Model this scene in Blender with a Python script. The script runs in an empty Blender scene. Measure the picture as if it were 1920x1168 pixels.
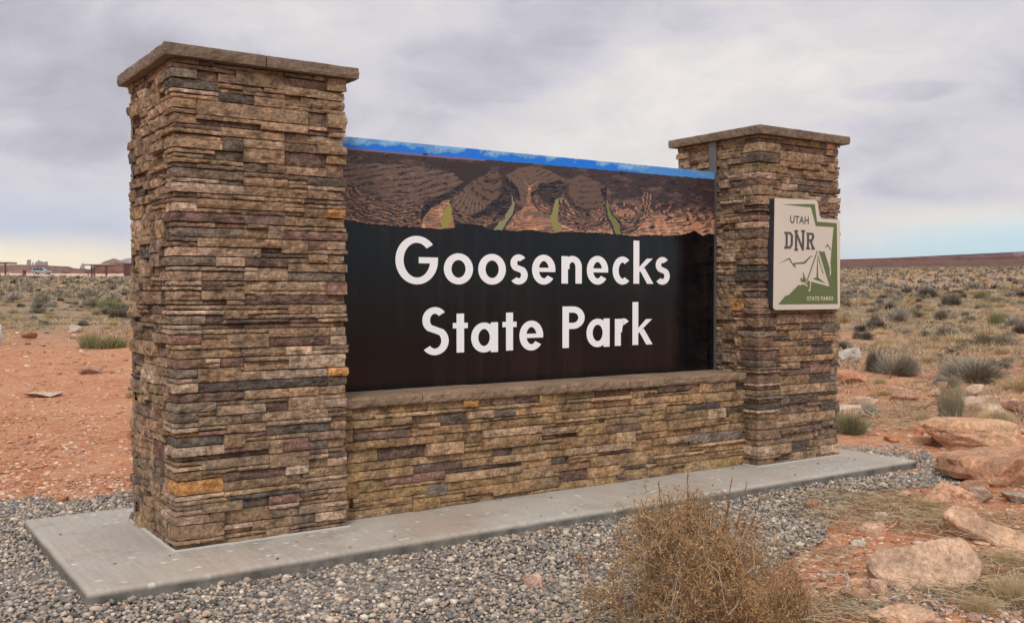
import bpy, bmesh, math, random
import numpy as np
from mathutils import Vector, noise as mn

# ------------------------------------------------------------------ camera, sky, sun
sc = bpy.context.scene
COL = sc.collection
F = 1865.9
YAW, PITCH = math.radians(34.562), math.radians(-1.10)
CX, CY, CZ = -1.6566, -5.8374, 1.5
cam_d = bpy.data.cameras.new("camera"); cam = bpy.data.objects.new("camera", cam_d); COL.objects.link(cam)
cam_d.lens = 36 * F / 1920; cam_d.sensor_width = 36; cam_d.clip_start = 0.1; cam_d.clip_end = 60000
cam.location = (CX, CY, CZ); cam.rotation_euler = (math.pi/2 + PITCH, 0, -YAW)
sc.camera = cam
sc.view_settings.view_transform = 'Standard'; sc.view_settings.look = 'None'
sc.view_settings.exposure = 0.25; sc.view_settings.gamma = 1.0
sc.render.engine = 'CYCLES'
sc.cycles.use_denoising = True
sc.cycles.max_bounces = 6; sc.cycles.diffuse_bounces = 4; sc.cycles.volume_bounces = 0

SUN_EL, SUN_AZ = math.radians(44), math.radians(-72)     # azimuth from +Y towards +X
def build_world():
    w = bpy.data.worlds.new("World"); sc.world = w; w.use_nodes = True
    nt = w.node_tree; nt.nodes.clear(); N = nt.nodes.new; L = nt.links.new
    def mth(op, a, b=None, c=None, clamp=False):
        n = N('ShaderNodeMath'); n.operation = op; n.use_clamp = clamp
        for i, v in enumerate((a, b, c)):
            if v is None: continue
            if isinstance(v, (int, float)): n.inputs[i].default_value = v
            else: L(v, n.inputs[i])
        return n.outputs[0]
    def sstep(x, a, b):
        n = N('ShaderNodeMapRange'); n.interpolation_type = 'SMOOTHSTEP'
        L(x, n.inputs[0]); n.inputs[1].default_value = a; n.inputs[2].default_value = b
        n.inputs[3].default_value = 0; n.inputs[4].default_value = 1
        return n.outputs[0]
    def mix(f, a, b):
        n = N('ShaderNodeMix'); n.data_type = 'RGBA'
        if isinstance(f, (int, float)): n.inputs[0].default_value = f
        else: L(f, n.inputs[0])
        for i, v in ((6, a), (7, b)):
            if isinstance(v, tuple): n.inputs[i].default_value = (*v, 1)
            else: L(v, n.inputs[i])
        return n.outputs[2]
    out = N('ShaderNodeOutputWorld'); bg = N('ShaderNodeBackground'); L(bg.outputs[0], out.inputs[0])
    sky = N('ShaderNodeTexSky'); sky.sky_type = 'NISHITA'; sky.sun_disc = False
    sky.sun_elevation = SUN_EL; sky.sun_rotation = SUN_AZ
    tc = N('ShaderNodeTexCoord'); sx = N('ShaderNodeSeparateXYZ'); L(tc.outputs['Generated'], sx.inputs[0])
    x, y, z = sx.outputs
    zc = mth('MAXIMUM', z, 0.0)
    el = mth('MULTIPLY', mth('ARCSINE', zc), 57.2958)
    # rotate so that +f looks along the view azimuth, +r to its right
    sy, cy = math.sin(YAW), math.cos(YAW)
    f_ = mth('ADD', mth('MULTIPLY', x, sy), mth('MULTIPLY', y, cy))
    r_ = mth('SUBTRACT', mth('MULTIPLY', x, cy), mth('MULTIPLY', y, sy))
    den = mth('ADD', zc, 0.26)
    u = mth('DIVIDE', r_, den); v = mth('DIVIDE', f_, den)
    cb = N('ShaderNodeCombineXYZ'); L(u, cb.inputs[0]); L(v, cb.inputs[1])
    def nz(scale, det, rough, dist=0.0, off=(0, 0, 0), sc3=(1, 1, 1)):
        mp = N('ShaderNodeMapping'); L(cb.outputs[0], mp.inputs[0])
        mp.inputs['Location'].default_value = off; mp.inputs['Scale'].default_value = sc3
        n = N('ShaderNodeTexNoise'); L(mp.outputs[0], n.inputs['Vector'])
        n.inputs['Scale'].default_value = scale; n.inputs['Detail'].default_value = det
        n.inputs['Roughness'].default_value = rough; n.inputs['Distortion'].default_value = dist
        return n.outputs[0]
    cd = N('ShaderNodeCombineXYZ'); L(r_, cd.inputs[0]); L(f_, cd.inputs[1]); L(mth('MULTIPLY', mth('POWER', zc, 0.85), 2.0), cd.inputs[2])
    def nd(scale, det, rough, dist, off):
        mp = N('ShaderNodeMapping'); L(cd.outputs[0], mp.inputs[0]); mp.inputs['Location'].default_value = off
        n = N('ShaderNodeTexNoise'); L(mp.outputs[0], n.inputs['Vector'])
        n.inputs['Scale'].default_value = scale; n.inputs['Detail'].default_value = det
        n.inputs['Roughness'].default_value = rough; n.inputs['Distortion'].default_value = dist
        return n.outputs[0]
    big = nz(0.55, 4, 0.5, 0.3, (3.7, 1.2, 0))
    med = nd(3.6, 9, 0.56, 0.55, (1.3, 4.2, 2.0))
    fine = nd(10.0, 8, 0.62, 0.8, (2.1, 7.7, 5.0))
    # broad light and dark banks of cloud: brighter to the right of the view
    side = sstep(r_, -0.5, 0.3)
    s = mth('ADD', mth('MULTIPLY', big, 0.8), mth('MULTIPLY', med, 0.85))
    s = mth('ADD', s, mth('MULTIPLY', fine, 0.50))
    s = mth('ADD', s, mth('MULTIPLY', side, 0.16))
    # u-shaped cloud patches: one small dark lens cloud on the right, darker bank up left
    def blob(azd, eld, wa, we, amt):
        a = math.radians(azd)
        # angular offset approx from horizontal components
        ca, sa = math.cos(a), math.sin(a)
        off = mth('SUBTRACT', mth('MULTIPLY', r_, ca), mth('MULTIPLY', f_, sa))
        off = mth('MULTIPLY', off, 57.3/wa)
        oe = mth('MULTIPLY', mth('SUBTRACT', el, eld), 1.0/we)
        front = mth('GREATER_THAN', mth('ADD', mth('MULTIPLY', f_, ca), mth('MULTIPLY', r_, sa)), 0.0)
        d = mth('ADD', mth('MULTIPLY', off, off), mth('MULTIPLY', oe, oe))
        d = mth('ADD', d, mth('MULTIPLY', mth('SUBTRACT', med, 0.5), 3.5))
        g = mth('SUBTRACT', 1.0, sstep(d, 0.1, 1.5))
        return mth('MULTIPLY', mth('MULTIPLY', g, front), amt)
    for b in ((21.3, 10.6, 2.6, 0.5, -0.15), (15, 12.0, 10, 3.4, 0.13), (-26, 12.5, 7, 3.0, -0.02), (-1, 12.6, 7, 2.0, -0.13),
              (8, 15.5, 9, 1.6, -0.15), (-25, 7.6, 5, 0.8, -0.08), (-24, 5.2, 6, 1.2, 0.08), (-12, 14.5, 6, 1.5, 0.1), (1, 8.0, 10, 1.8, 0.12), (25, 6.5, 6, 1.6, -0.08)):
        s = mth('ADD', s, blob(*b))
    cr = N('ShaderNodeValToRGB'); L(mth('SUBTRACT', mth('MULTIPLY', s, 1.7), 1.50), cr.inputs[0])
    e = cr.color_ramp.elements
    e[0].position = 0.0; e[0].color = (0.38, 0.37, 0.42, 1)
    e[1].position = 1.0; e[1].color = (0.725, 0.69, 0.665, 1)
    for p, c in ((0.28, (0.47, 0.455, 0.515)), (0.5, (0.565, 0.548, 0.60)), (0.72, (0.625, 0.597, 0.61))):
        k = e.new(p); k.color = (*c, 1)
    cloud = cr.outputs[0]
    # thinner, bluer cloud low on the left
    lw = mth('SUBTRACT', 1.0, sstep(r_, -0.46, -0.2))
    lowl = mth('MULTIPLY', mth('SUBTRACT', 1.0, sstep(mth('ADD', el, mth('MULTIPLY', fine, 2.0)), 4.0, 8.0)), lw)
    cloud = mix(mth('MULTIPLY', lowl, 0.75), cloud, (0.47, 0.54, 0.67))
    cre = mth('MULTIPLY', mth('SUBTRACT', 1.0, sstep(mth('ADD', el, mth('MULTIPLY', med, 1.6)), 2.2, 4.2)), lw)
    cloud = mix(mth('MULTIPLY', cre, 0.92), cloud, (1.16, 0.95, 0.60))
    # clear strip low on the right, cream above it
    rw = sstep(r_, 0.22, 0.42)
    cl = mth('MULTIPLY', mth('SUBTRACT', 1.0, sstep(mth('ADD', el, mth('MULTIPLY', med, 2.5)), 4.8, 6.4)), rw)
    cloud = mix(mth('MULTIPLY', cl, 0.75), cloud, (0.76, 0.73, 0.66))
    wsum = mth('ADD', el, mth('ADD', mth('MULTIPLY', med, 1.8), mth('MULTIPLY', mth('SUBTRACT', 0.42, r_), 5.0)))
    gap = mth('MULTIPLY', mth('SUBTRACT', 1.0, sstep(wsum, 3.2, 5.2)), rw)
    clear = mix(0.75, sky.outputs[0], (4.2, 6.9, 8.3))
    cloud = mix(mth('MULTIPLY', sstep(z, 0.3, 0.8), 0.6), cloud, (0.60, 0.565, 0.53))
    ten = N('ShaderNodeVectorMath'); ten.operation = 'SCALE'; L(cloud, ten.inputs[0])
    # overcast brightness law: cloud deck brighter overhead than at the horizon
    L(mth('MULTIPLY', mth('ADD', mth('MULTIPLY', sstep(z, 0.25, 0.9), 0.75), 1.0), 10.0), ten.inputs['Scale'])
    fin = mix(mth('MULTIPLY', gap, 0.9), ten.outputs[0], clear)
    L(fin, bg.inputs[0]); bg.inputs[1].default_value = 0.1
build_world()
sl = bpy.data.lights.new("sun", 'SUN'); sl.energy = 1.5; sl.angle = math.radians(11); sl.color = (1.0, 0.965, 0.91)
so = bpy.data.objects.new("sun", sl); COL.objects.link(so)
_sd = Vector((math.sin(SUN_AZ)*math.cos(SUN_EL), math.cos(SUN_AZ)*math.cos(SUN_EL), math.sin(SUN_EL)))
SUN_DIR_AZ = math.radians(-140)
_sd = Vector((math.sin(SUN_DIR_AZ)*math.cos(SUN_EL), math.cos(SUN_DIR_AZ)*math.cos(SUN_EL), math.sin(SUN_EL)))
so.rotation_euler = _sd.to_track_quat('Z', 'Y').to_euler()
for n in sc.world.node_tree.nodes:
    if n.type == 'TEX_SKY': n.sun_rotation = SUN_DIR_AZ

# ------------------------------------------------------------------ geometry of the view: pixel -> place
FW = np.array([math.sin(YAW)*math.cos(PITCH), math.cos(YAW)*math.cos(PITCH), math.sin(PITCH)])
RT = np.array([math.cos(YAW), -math.sin(YAW), 0.0]); UP = np.cross(RT, FW)
CAM = np.array([CX, CY, CZ])
def ray(px, py):
    return FW + RT*(px-960)/F + UP*(584-py)/F
def hit(px, py, axis, val):
    d = ray(px, py); t = (val-CAM[axis])/d[axis]
    return CAM + d*t
def to_px(P):
    d = np.asarray(P) - CAM; z = d @ FW
    return 960 + F*(d@RT)/z, 584 - F*(d@UP)/z, z

ZG = -0.088                        # gravel level; slab top is z = 0
W, D, H = 1.075, 0.98, 2.85        # stone pillars
R = W + 3.86                       # left side of right pillar
YP, ZT, HW = 0.49, 2.576, 0.809    # panel plane, its top, top of low wall
YW = 0.147                         # front of low wall

def terrain(x, y):
    x = np.asarray(x, float); y = np.asarray(y, float)
    dx, dy = x-CX, y-CY
    r = np.sqrt(dx*dx+dy*dy) + 1e-6
    az = np.degrees(np.arctan2(dx*RT[0]+dy*RT[1], dx*math.sin(YAW)+dy*math.cos(YAW)))   # right positive
    k = np.clip((az+10)/25, 0, 1); k = k*k*(3-2*k)
    front = np.clip((100-np.abs(az))/40, 0, 1)
    s = (0.0228*(1-k) + 0.0302*k)*front
    ramp = np.where(r < 9, 0, np.where(r < 15, (r-9)**2/12, r-12))
    zl = np.where(r > 335, s*323 - (r-335)*0.05, s*ramp)            # plateau ends at the canyon on the left
    zr = s*ramp + np.where(r > 250, (np.minimum(r, 700)-250)*0.005, 0)
    zr = np.where(r > 700, s*688+2.25 - (r-700)*0.02, zr)
    z = ZG + zl*(1-k) + zr*k
    fade = np.clip((r-8.5)/5, 0, 1)*np.clip(r/40+0.4, 0, 2.2)
    z = z + fade*(0.035*np.sin(x*1.3+0.7*y)*np.sin(y*1.1-0.4*x) + 0.02*np.sin(2.9*x+1.1)*np.sin(3.3*y+x) + 0.05*np.sin(x*0.31)*np.sin(y*0.27+1))
    # low mound of red earth among the boulders right of the gravel
    z = z + np.where((az > 5) & (r > 252), 1.0, 0.0)*np.clip((r-252)/60, 0, 1)*np.clip((2500-r)/800, 0, 1)*0.5*(0.9*np.sin(x*0.11+1.7*np.sin(y*0.07))*np.sin(y*0.13+x*0.03)+0.5*np.sin(x*0.37+y*0.21)*np.sin(y*0.33)+0.35*np.sin(0.9*x)*np.sin(0.7*y+0.2*x))
    return z
def ground_at(px, py):
    d = ray(px, py); d = d/np.linalg.norm(d)
    t = 3.0; prev = t
    while t < 3000:
        P = CAM + d*t
        if P[2] < float(terrain(P[0], P[1])):
            lo, hi = prev, t
            for _ in range(24):
                m = (lo+hi)/2; Q = CAM+d*m
                if Q[2] < float(terrain(Q[0], Q[1])): hi = m
                else: lo = m
            Q = CAM+d*hi
            return np.array([Q[0], Q[1], float(terrain(Q[0], Q[1]))]), hi
        prev = t; t *= 1.01
    return None, None

# ------------------------------------------------------------------ object helpers
def empty(name, loc=(0, 0, 0), rz=0.0):
    o = bpy.data.objects.new(name, None); COL.objects.link(o); o.location = loc; o.rotation_euler[2] = rz
    o.empty_display_size = 0.1
    return o
def tag(o, label=None, cat=None, group=None, kind=None):
    if label: o["label"] = label
    if cat: o["category"] = cat
    if group: o["group"] = group
    if kind: o["kind"] = kind
    return o
def mesh(name, V, Fc, mat, parent=None, col=None, smooth=False):
    me = bpy.data.meshes.new(name)
    me.from_pydata([tuple(v) for v in V], [], Fc)
    me.materials.append(mat)
    if col is not None:
        a = me.color_attributes.new('col', 'FLOAT_COLOR', 'POINT')
        c = np.ones((len(V), 4), np.float32); c[:, :3] = col
        a.data.foreach_set('color', c.ravel())
    if smooth: me.polygons.foreach_set('use_smooth', [True]*len(me.polygons))
    o = bpy.data.objects.new(name, me); COL.objects.link(o)
    if parent: o.parent = parent
    return o
def bigmesh(name, V, Fc, mat, col=None, smooth=False, parent=None, link=True):
    """V (n,3); Fc (m,k) all faces of k corners; arrays."""
    V = np.asarray(V, np.float32); Fc = np.asarray(Fc, np.int32); k = Fc.shape[1]
    me = bpy.data.meshes.new(name)
    me.vertices.add(len(V)); me.vertices.foreach_set('co', V.ravel())
    me.loops.add(Fc.size); me.loops.foreach_set('vertex_index', Fc.ravel())
    me.polygons.add(len(Fc)); me.polygons.foreach_set('loop_start', np.arange(0, Fc.size, k, dtype=np.int32))
    me.polygons.foreach_set('loop_total', np.full(len(Fc), k, np.int32))
    if smooth: me.polygons.foreach_set('use_smooth', np.ones(len(Fc), bool))
    me.update(calc_edges=True)
    me.materials.append(mat)
    if col is not None:
        a = me.color_attributes.new('col', 'FLOAT_COLOR', 'POINT')
        c = np.ones((len(V), 4), np.float32); c[:, :3] = col
        a.data.foreach_set('color', c.ravel())
    o = bpy.data.objects.new(name, me)
    if link: COL.objects.link(o)
    if parent: o.parent = parent
    return o
def boxes(lst):
    """list of (lo, hi) -> verts, faces"""
    V, Fc = [], []
    for lo, hi in lst:
        b = len(V)
        for k in range(8):
            V.append((hi[0] if k & 1 else lo[0], hi[1] if k & 2 else lo[1], hi[2] if k & 4 else lo[2]))
        Fc += [(b, b+2, b+3, b+1), (b+4, b+5, b+7, b+6), (b, b+1, b+5, b+4), (b+2, b+6, b+7, b+3), (b, b+4, b+6, b+2), (b+1, b+3, b+7, b+5)]
    return V, Fc
def box(name, lo, hi, mat, parent=None):
    V, Fc = boxes([(lo, hi)]); return mesh(name, V, Fc, mat, parent)

# ------------------------------------------------------------------ materials
def newmat(name):
    m = bpy.data.materials.new(name); m.use_nodes = True
    nt = m.node_tree; return m, nt, nt.nodes['Principled BSDF']
def flat(name, c, rough=0.7, metal=0.0, var=0.0, vscale=6.0):
    m, nt, b = newmat(name)
    b.inputs['Roughness'].default_value = rough; b.inputs['Metallic'].default_value = metal
    b.inputs['Base Color'].default_value = (*c, 1)
    if var:
        geo = nt.nodes.new('ShaderNodeTexCoord')
        n = nt.nodes.new('ShaderNodeTexNoise'); n.inputs['Scale'].default_value = vscale; n.inputs['Detail'].default_value = 6
        nt.links.new(geo.outputs['Object'], n.inputs['Vector'])
        r = nt.nodes.new('ShaderNodeMapRange'); nt.links.new(n.outputs[0], r.inputs[0])
        r.inputs[1].default_value = 0.3; r.inputs[2].default_value = 0.7; r.inputs[3].default_value = 1-var; r.inputs[4].default_value = 1+var
        s = nt.nodes.new('ShaderNodeVectorMath'); s.operation = 'SCALE'; s.inputs[0].default_value = c
        nt.links.new(r.outputs[0], s.inputs['Scale']); nt.links.new(s.outputs[0], b.inputs['Base Color'])
    return m
def colmat(name, rough=0.85, mott=((3.0, 0.5), (28.0, 0.35)), bump=((60.0, 0.5, 0.004), ), tint=None, objcol=True, spec=0.3, trans=0.0):
    """vertex colour 'col' x object colour x noise mottling, with bump."""
    m, nt, b = newmat(name); N = nt.nodes.new; L = nt.links.new
    at = N('ShaderNodeAttribute'); at.attribute_name = 'col'
    cur = at.outputs['Color']
    tc = N('ShaderNodeNewGeometry')
    if objcol:
        oi = N('ShaderNodeObjectInfo'); mx = N('ShaderNodeVectorMath'); mx.operation = 'MULTIPLY'
        L(cur, mx.inputs[0]); L(oi.outputs['Color'], mx.inputs[1]); cur = mx.outputs[0]
    for sc_, amt in mott:
        n = N('ShaderNodeTexNoise'); n.inputs['Scale'].default_value = sc_; n.inputs['Detail'].default_value = 5
        L(tc.outputs['Position'], n.inputs['Vector'])
        r = N('ShaderNodeMapRange'); L(n.outputs[0], r.inputs[0]); r.inputs[1].default_value = 0.28; r.inputs[2].default_value = 0.72
        r.inputs[3].default_value = 1-amt; r.inputs[4].default_value = 1+amt
        s = N('ShaderNodeVectorMath'); s.operation = 'SCALE'; L(cur, s.inputs[0]); L(r.outputs[0], s.inputs['Scale']); cur = s.outputs[0]
    if tint:
        sc_, lo, hi, c, amt = tint
        n = N('ShaderNodeTexNoise'); n.inputs['Scale'].default_value = sc_; n.inputs['Detail'].default_value = 6
        L(tc.outputs['Position'], n.inputs['Vector'])
        r = N('ShaderNodeMapRange'); L(n.outputs[0], r.inputs[0]); r.inputs[1].default_value = lo; r.inputs[2].default_value = hi
        r.inputs[3].default_value = 0; r.inputs[4].default_value = amt
        x = N('ShaderNodeMix'); x.data_type = 'RGBA'; L(r.outputs[0], x.inputs[0]); L(cur, x.inputs[6]); x.inputs[7].default_value = (*c, 1); cur = x.outputs[2]
    L(cur, b.inputs['Base Color'])
    b.inputs['Roughness'].default_value = rough
    b.inputs['Specular IOR Level'].default_value = spec
    last = None
    for sc_, st, dist in bump:
        n = N('ShaderNodeTexNoise'); n.inputs['Scale'].default_value = sc_; n.inputs['Detail'].default_value = 5; n.inputs['Roughness'].default_value = 0.65
        L(tc.outputs['Position'], n.inputs['Vector'])
        bp = N('ShaderNodeBump'); bp.inputs['Strength'].default_value = st; bp.inputs['Distance'].default_value = dist
        L(n.outputs[0], bp.inputs['Height'])
        if last: L(last, bp.inputs['Normal'])
        last = bp.outputs[0]
    if last: L(last, b.inputs['Normal'])
    if trans: b.inputs['Transmission Weight'].default_value = 0
    return m
M_STONE = colmat('split_face_stone', 0.88, ((9.0, 0.42), (40.0, 0.42), (130.0, 0.25)), ((24.0, 1.0, 0.022), (75.0, 1.0, 0.010)), tint=(11.0, 0.52, 0.74, (0.05, 0.042, 0.036), 0.6))
M_CAP = colmat('cast_cap_stone', 0.88, ((4.0, 0.25), (40.0, 0.25)), ((30.0, 0.7, 0.010), (140.0, 0.6, 0.003)))
M_ROCK = colmat('sandstone_boulder', 0.9, ((5.0, 0.32), (30.0, 0.3), (110.0, 0.2)), ((12.0, 1.0, 0.05), (55.0, 0.9, 0.014)), tint=(4.0, 0.52, 0.72, (0.42, 0.30, 0.20), 0.5))
M_PEB = colmat('gravel_pebble', 0.7, ((60.0, 0.18),), (), objcol=False)
M_SOILROCK = colmat('red_stone_chips', 0.9, ((30.0, 0.2),), (), objcol=False)
M_PLANT = colmat('dry_plant', 0.9, (), (), spec=0.1)
M_PRINT = colmat('printed_vinyl', 0.38, (), (), objcol=False, spec=0.4)
M_MORTAR = flat('dark_mortar', (0.06, 0.042, 0.03), 0.95, var=0.3, vscale=20)
M_FARROCK = colmat('far_rock', 0.95, ((0.12, 0.45), (0.02, 0.3), (0.006, 0.2)), (), objcol=False, spec=0.0)

def concrete():
    m, nt, b = newmat('broomed_concrete'); N = nt.nodes.new; L = nt.links.new
    tc = N('ShaderNodeNewGeometry')
    def noise(scale, mp=None, det=6, rough=0.6):
        n = N('ShaderNodeTexNoise'); n.inputs['Scale'].default_value = scale; n.inputs['Detail'].default_value = det; n.inputs['Roughness'].default_value = rough
        if mp:
            k = N('ShaderNodeMapping'); k.inputs['Scale'].default_value = mp; L(tc.outputs['Position'], k.inputs[0]); L(k.outputs[0], n.inputs['Vector'])
        else: L(tc.outputs['Position'], n.inputs['Vector'])
        return n.outputs[0]
    def rng(v, a, b_, c, d):
        r = N('ShaderNodeMapRange'); L(v, r.inputs[0])
        for i, q in enumerate((a, b_, c, d)): r.inputs[i+1].default_value = q
        return r.outputs[0]
    def mix(f, a, b_, mode='MIX'):
        n = N('ShaderNodeMix'); n.data_type = 'RGBA'; n.blend_type = mode
        L(f, n.inputs[0]) if not isinstance(f, float) else setattr(n.inputs[0], 'default_value', f)
        for i, v in ((6, a), (7, b_)):
            if isinstance(v, tuple): n.inputs[i].default_value = (*v, 1)
            else: L(v, n.inputs[i])
        return n.outputs[2]
    c = mix(rng(noise(1.3), 0.3, 0.7, 0, 1), (0.37, 0.335, 0.285), (0.48, 0.445, 0.39))
    c = mix(rng(noise(1.0, (40, 1.2, 3)), 0.45, 0.75, 0, 0.4), c, (0.24, 0.22, 0.185))          # broom streaks running front to back
    c = mix(rng(noise(1.0, (14, 0.9, 2)), 0.55, 0.72, 0, 0.4), c, (0.55, 0.53, 0.49))
    c = mix(rng(noise(0.9, None, 3), 0.48, 0.68, 0, 0.5), c, (0.40, 0.26, 0.18))
    c = mix(rng(noise(3.2, None, 8, 0.7), 0.54, 0.64, 0, 0.45), c, (0.22, 0.20, 0.17))              # red dust
    v = N('ShaderNodeTexVoronoi'); v.inputs['Scale'].default_value = 9.0
    k = N('ShaderNodeMapping'); k.inputs['Scale'].default_value = (0.8, 1.3, 0.2); L(tc.outputs['Position'], k.inputs[0]); L(k.outputs[0], v.inputs['Vector'])
    sp = rng(v.outputs['Distance'], 0.13, 0.17, 1, 0)
    gate = rng(noise(2.0), 0.44, 0.5, 0, 1)
    ml = N('ShaderNodeMath'); ml.operation = 'MULTIPLY'; L(sp, ml.inputs[0]); L(gate, ml.inputs[1])
    m2 = N('ShaderNodeMath'); m2.operation = 'MULTIPLY'; L(ml.outputs[0], m2.inputs[0]); m2.inputs[1].default_value = 0.85
    c = mix(m2.outputs[0], c, (0.72, 0.70, 0.66))
    # slab sides: the vertical formed faces get a darker, mottled colour
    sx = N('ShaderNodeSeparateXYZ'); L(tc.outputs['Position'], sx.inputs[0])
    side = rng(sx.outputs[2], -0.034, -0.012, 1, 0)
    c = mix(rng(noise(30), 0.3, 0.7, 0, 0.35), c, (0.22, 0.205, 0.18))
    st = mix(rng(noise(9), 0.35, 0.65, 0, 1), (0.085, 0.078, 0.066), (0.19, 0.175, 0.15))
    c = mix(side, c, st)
    L(c, b.inputs['Base Color']); b.inputs['Roughness'].default_value = 0.85
    bp = N('ShaderNodeBump'); bp.inputs['Strength'].default_value = 0.5; bp.inputs['Distance'].default_value = 0.004
    L(noise(1.0, (120, 6, 30)), bp.inputs['Height'])
    bp2 = N('ShaderNodeBump'); bp2.inputs['Strength'].default_value = 0.5; bp2.inputs['Distance'].default_value = 0.01
    L(noise(25), bp2.inputs['Height']); L(bp.outputs[0], bp2.inputs['Normal']); L(bp2.outputs[0], b.inputs['Normal'])
    return m
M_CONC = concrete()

def ground_mat():
    m, nt, b = newmat('desert_soil'); N = nt.nodes.new; L = nt.links.new
    tc = N('ShaderNodeNewGeometry')
    def noise(scale, det=6, rough=0.6, mp=None):
        n = N('ShaderNodeTexNoise'); n.inputs['Scale'].default_value = scale; n.inputs['Detail'].default_value = det; n.inputs['Roughness'].default_value = rough
        if mp:
            k = N('ShaderNodeMapping'); k.inputs['Scale'].default_value = mp; L(tc.outputs['Position'], k.inputs[0]); L(k.outputs[0], n.inputs['Vector'])
        else: L(tc.outputs['Position'], n.inputs['Vector'])
        return n.outputs[0]
    def rng(v, a, b_, c, d):
        r = N('ShaderNodeMapRange'); L(v, r.inputs[0])
        for i, q in enumerate((a, b_, c, d)): r.inputs[i+1].default_value = q
        return r.outputs[0]
    def mix(f, a, b_):
        n = N('ShaderNodeMix'); n.data_type = 'RGBA'; L(f, n.inputs[0])
        for i, v in ((6, a), (7, b_)):
            if isinstance(v, tuple): n.inputs[i].default_value = (*v, 1)
            else: L(v, n.inputs[i])
        return n.outputs[2]
    c = mix(rng(noise(0.7), 0.35, 0.65, 0, 1), (0.44, 0.180, 0.082), (0.53, 0.255, 0.140))
    c = mix(rng(noise(6.0), 0.45, 0.72, 0, 0.85), c, (0.60, 0.37, 0.245))
    c = mix(rng(noise(16.0, 4), 0.5, 0.72, 0, 0.7), c, (0.33, 0.13, 0.065))
    c = mix(rng(noise(45.0, 4), 0.56, 0.7, 0, 0.6), c, (0.60, 0.43, 0.32))
    # litter and dry grass between the shrubs: a painted attribute of the place
    at = N('ShaderNodeAttribute'); at.attribute_name = 'col'
    sr = N('ShaderNodeSeparateColor'); L(at.outputs['Color'], sr.inputs[0])
    g = N('ShaderNodeMath'); g.operation = 'MULTIPLY'; L(sr.outputs[0], g.inputs[0]); L(rng(noise(0.35, 8, 0.7), 0.33, 0.50, 0.25, 1), g.inputs[1])
    c = mix(g.outputs[0], c, mix(rng(noise(2.5), 0.35, 0.65, 0, 1), (0.22, 0.165, 0.115), (0.36, 0.275, 0.185)))
    far = mix(rng(noise(0.05, 8, 0.7, (1, 1, 4)), 0.35, 0.62, 0, 1), (0.13, 0.048, 0.038), (0.165, 0.095, 0.072))
    far = mix(rng(noise(0.25, 8, 0.75), 0.46, 0.56, 0, 0.85), far, (0.075, 0.058, 0.045))
    far = mix(rng(noise(0.6, 5, 0.75), 0.56, 0.66, 0, 0.7), far, (0.24, 0.15, 0.115))
    c = mix(sr.outputs[1], c, far)
    park = mix(rng(noise(0.2), 0.4, 0.6, 0, 1), (0.55, 0.36, 0.27), (0.62, 0.43, 0.33))
    c = mix(sr.outputs[2], c, park)
    L(c, b.inputs['Base Color']); b.inputs['Roughness'].default_value = 0.95; b.inputs['Specular IOR Level'].default_value = 0.1
    last = None
    for s_, st, d in ((2.0, 0.6, 0.12), (10.0, 0.9, 0.05), (45.0, 0.8, 0.015)):
        bp = N('ShaderNodeBump'); bp.inputs['Strength'].default_value = st; bp.inputs['Distance'].default_value = d
        L(noise(s_, 6, 0.65), bp.inputs['Height'])
        if last: L(last, bp.inputs['Normal'])
        last = bp.outputs[0]
    L(last, b.inputs['Normal'])
    return m
M_GROUND = ground_mat()

# ------------------------------------------------------------------ ground sheet (polar grid round the viewer's place)
def build_ground():
    rs = [0.0, 1.5, 3.0]
    r = 3.6
    while r < 36000:
        rs.append(r); r *= 1.0125 if r < 60 else (1.02 if r < 900 else 1.12)
    na = 1100
    # finer inside the view
    A = []
    a = -180.0
    while a < 180:
        A.append(a); a += 0.16 if -42 < a < 48 else 2.0
    A = np.radians(np.array(A)); n = len(A)
    rs = np.array(rs)
    RR, AA = np.meshgrid(rs[1:], A, indexing='ij')
    X = CX + RR*np.sin(AA+YAW); Y = CY + RR*np.cos(AA+YAW)
    Z = terrain(X, Y)
    # lumps on the bare earth (not under the gravel and slab)
    rng = np.random.default_rng(5)
    lump = np.zeros_like(Z)
    for k in range(26):
        th = rng.uniform(0, 2*math.pi); f = rng.uniform(3, 17); ph = rng.uniform(0, 6.28)
        lump += np.sin(f*(X*math.cos(th)+Y*math.sin(th))+ph + 1.5*np.sin(0.37*f*(Y*math.cos(th)-X*math.sin(th))))/f**0.7
    bare = np.clip((RR-8.0)/2, 0, 1)*np.clip(1.2-RR/60, 0, 1)
    Z = Z + lump*0.006*bare
    V = np.vstack([[CX, CY, float(terrain(CX, CY))], np.stack([X.ravel(), Y.ravel(), Z.ravel()], 1)])
    m = len(rs)-1
    I = np.arange(m*n).reshape(m, n) + 1
    a0 = I[:-1, :]; a1 = np.roll(I, -1, 1)[:-1, :]; b0 = I[1:, :]; b1 = np.roll(I, -1, 1)[1:, :]
    Q = np.stack([a0, b0, b1, a1], -1).reshape(-1, 4)
    Rv = np.concatenate([[0], RR.ravel()]); Az = np.concatenate([[0], np.degrees(AA).ravel()])
    litter = np.clip((Rv-23)/12, 0, 1)
    litter = np.where(Az > 5, np.clip((Rv-12)/30, 0, 0.8), litter)
    far = np.where(Az > 5, np.clip((Rv-235)/40, 0, 1), np.clip((Rv-345)/30, 0, 1))
    park = np.where(Az < -12, np.clip((Rv-205)/15, 0, 1)*np.clip((340-Rv)/10, 0, 1), 0)
    cc = np.stack([litter, far, park], 1)
    o = bigmesh('desert_ground', V, Q, M_GROUND, cc, smooth=True)
    # close the centre
    tag(o, 'red desert earth with dry scrub litter reaching to the horizon', None, kind='structure')
    return o
build_ground()

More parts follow.
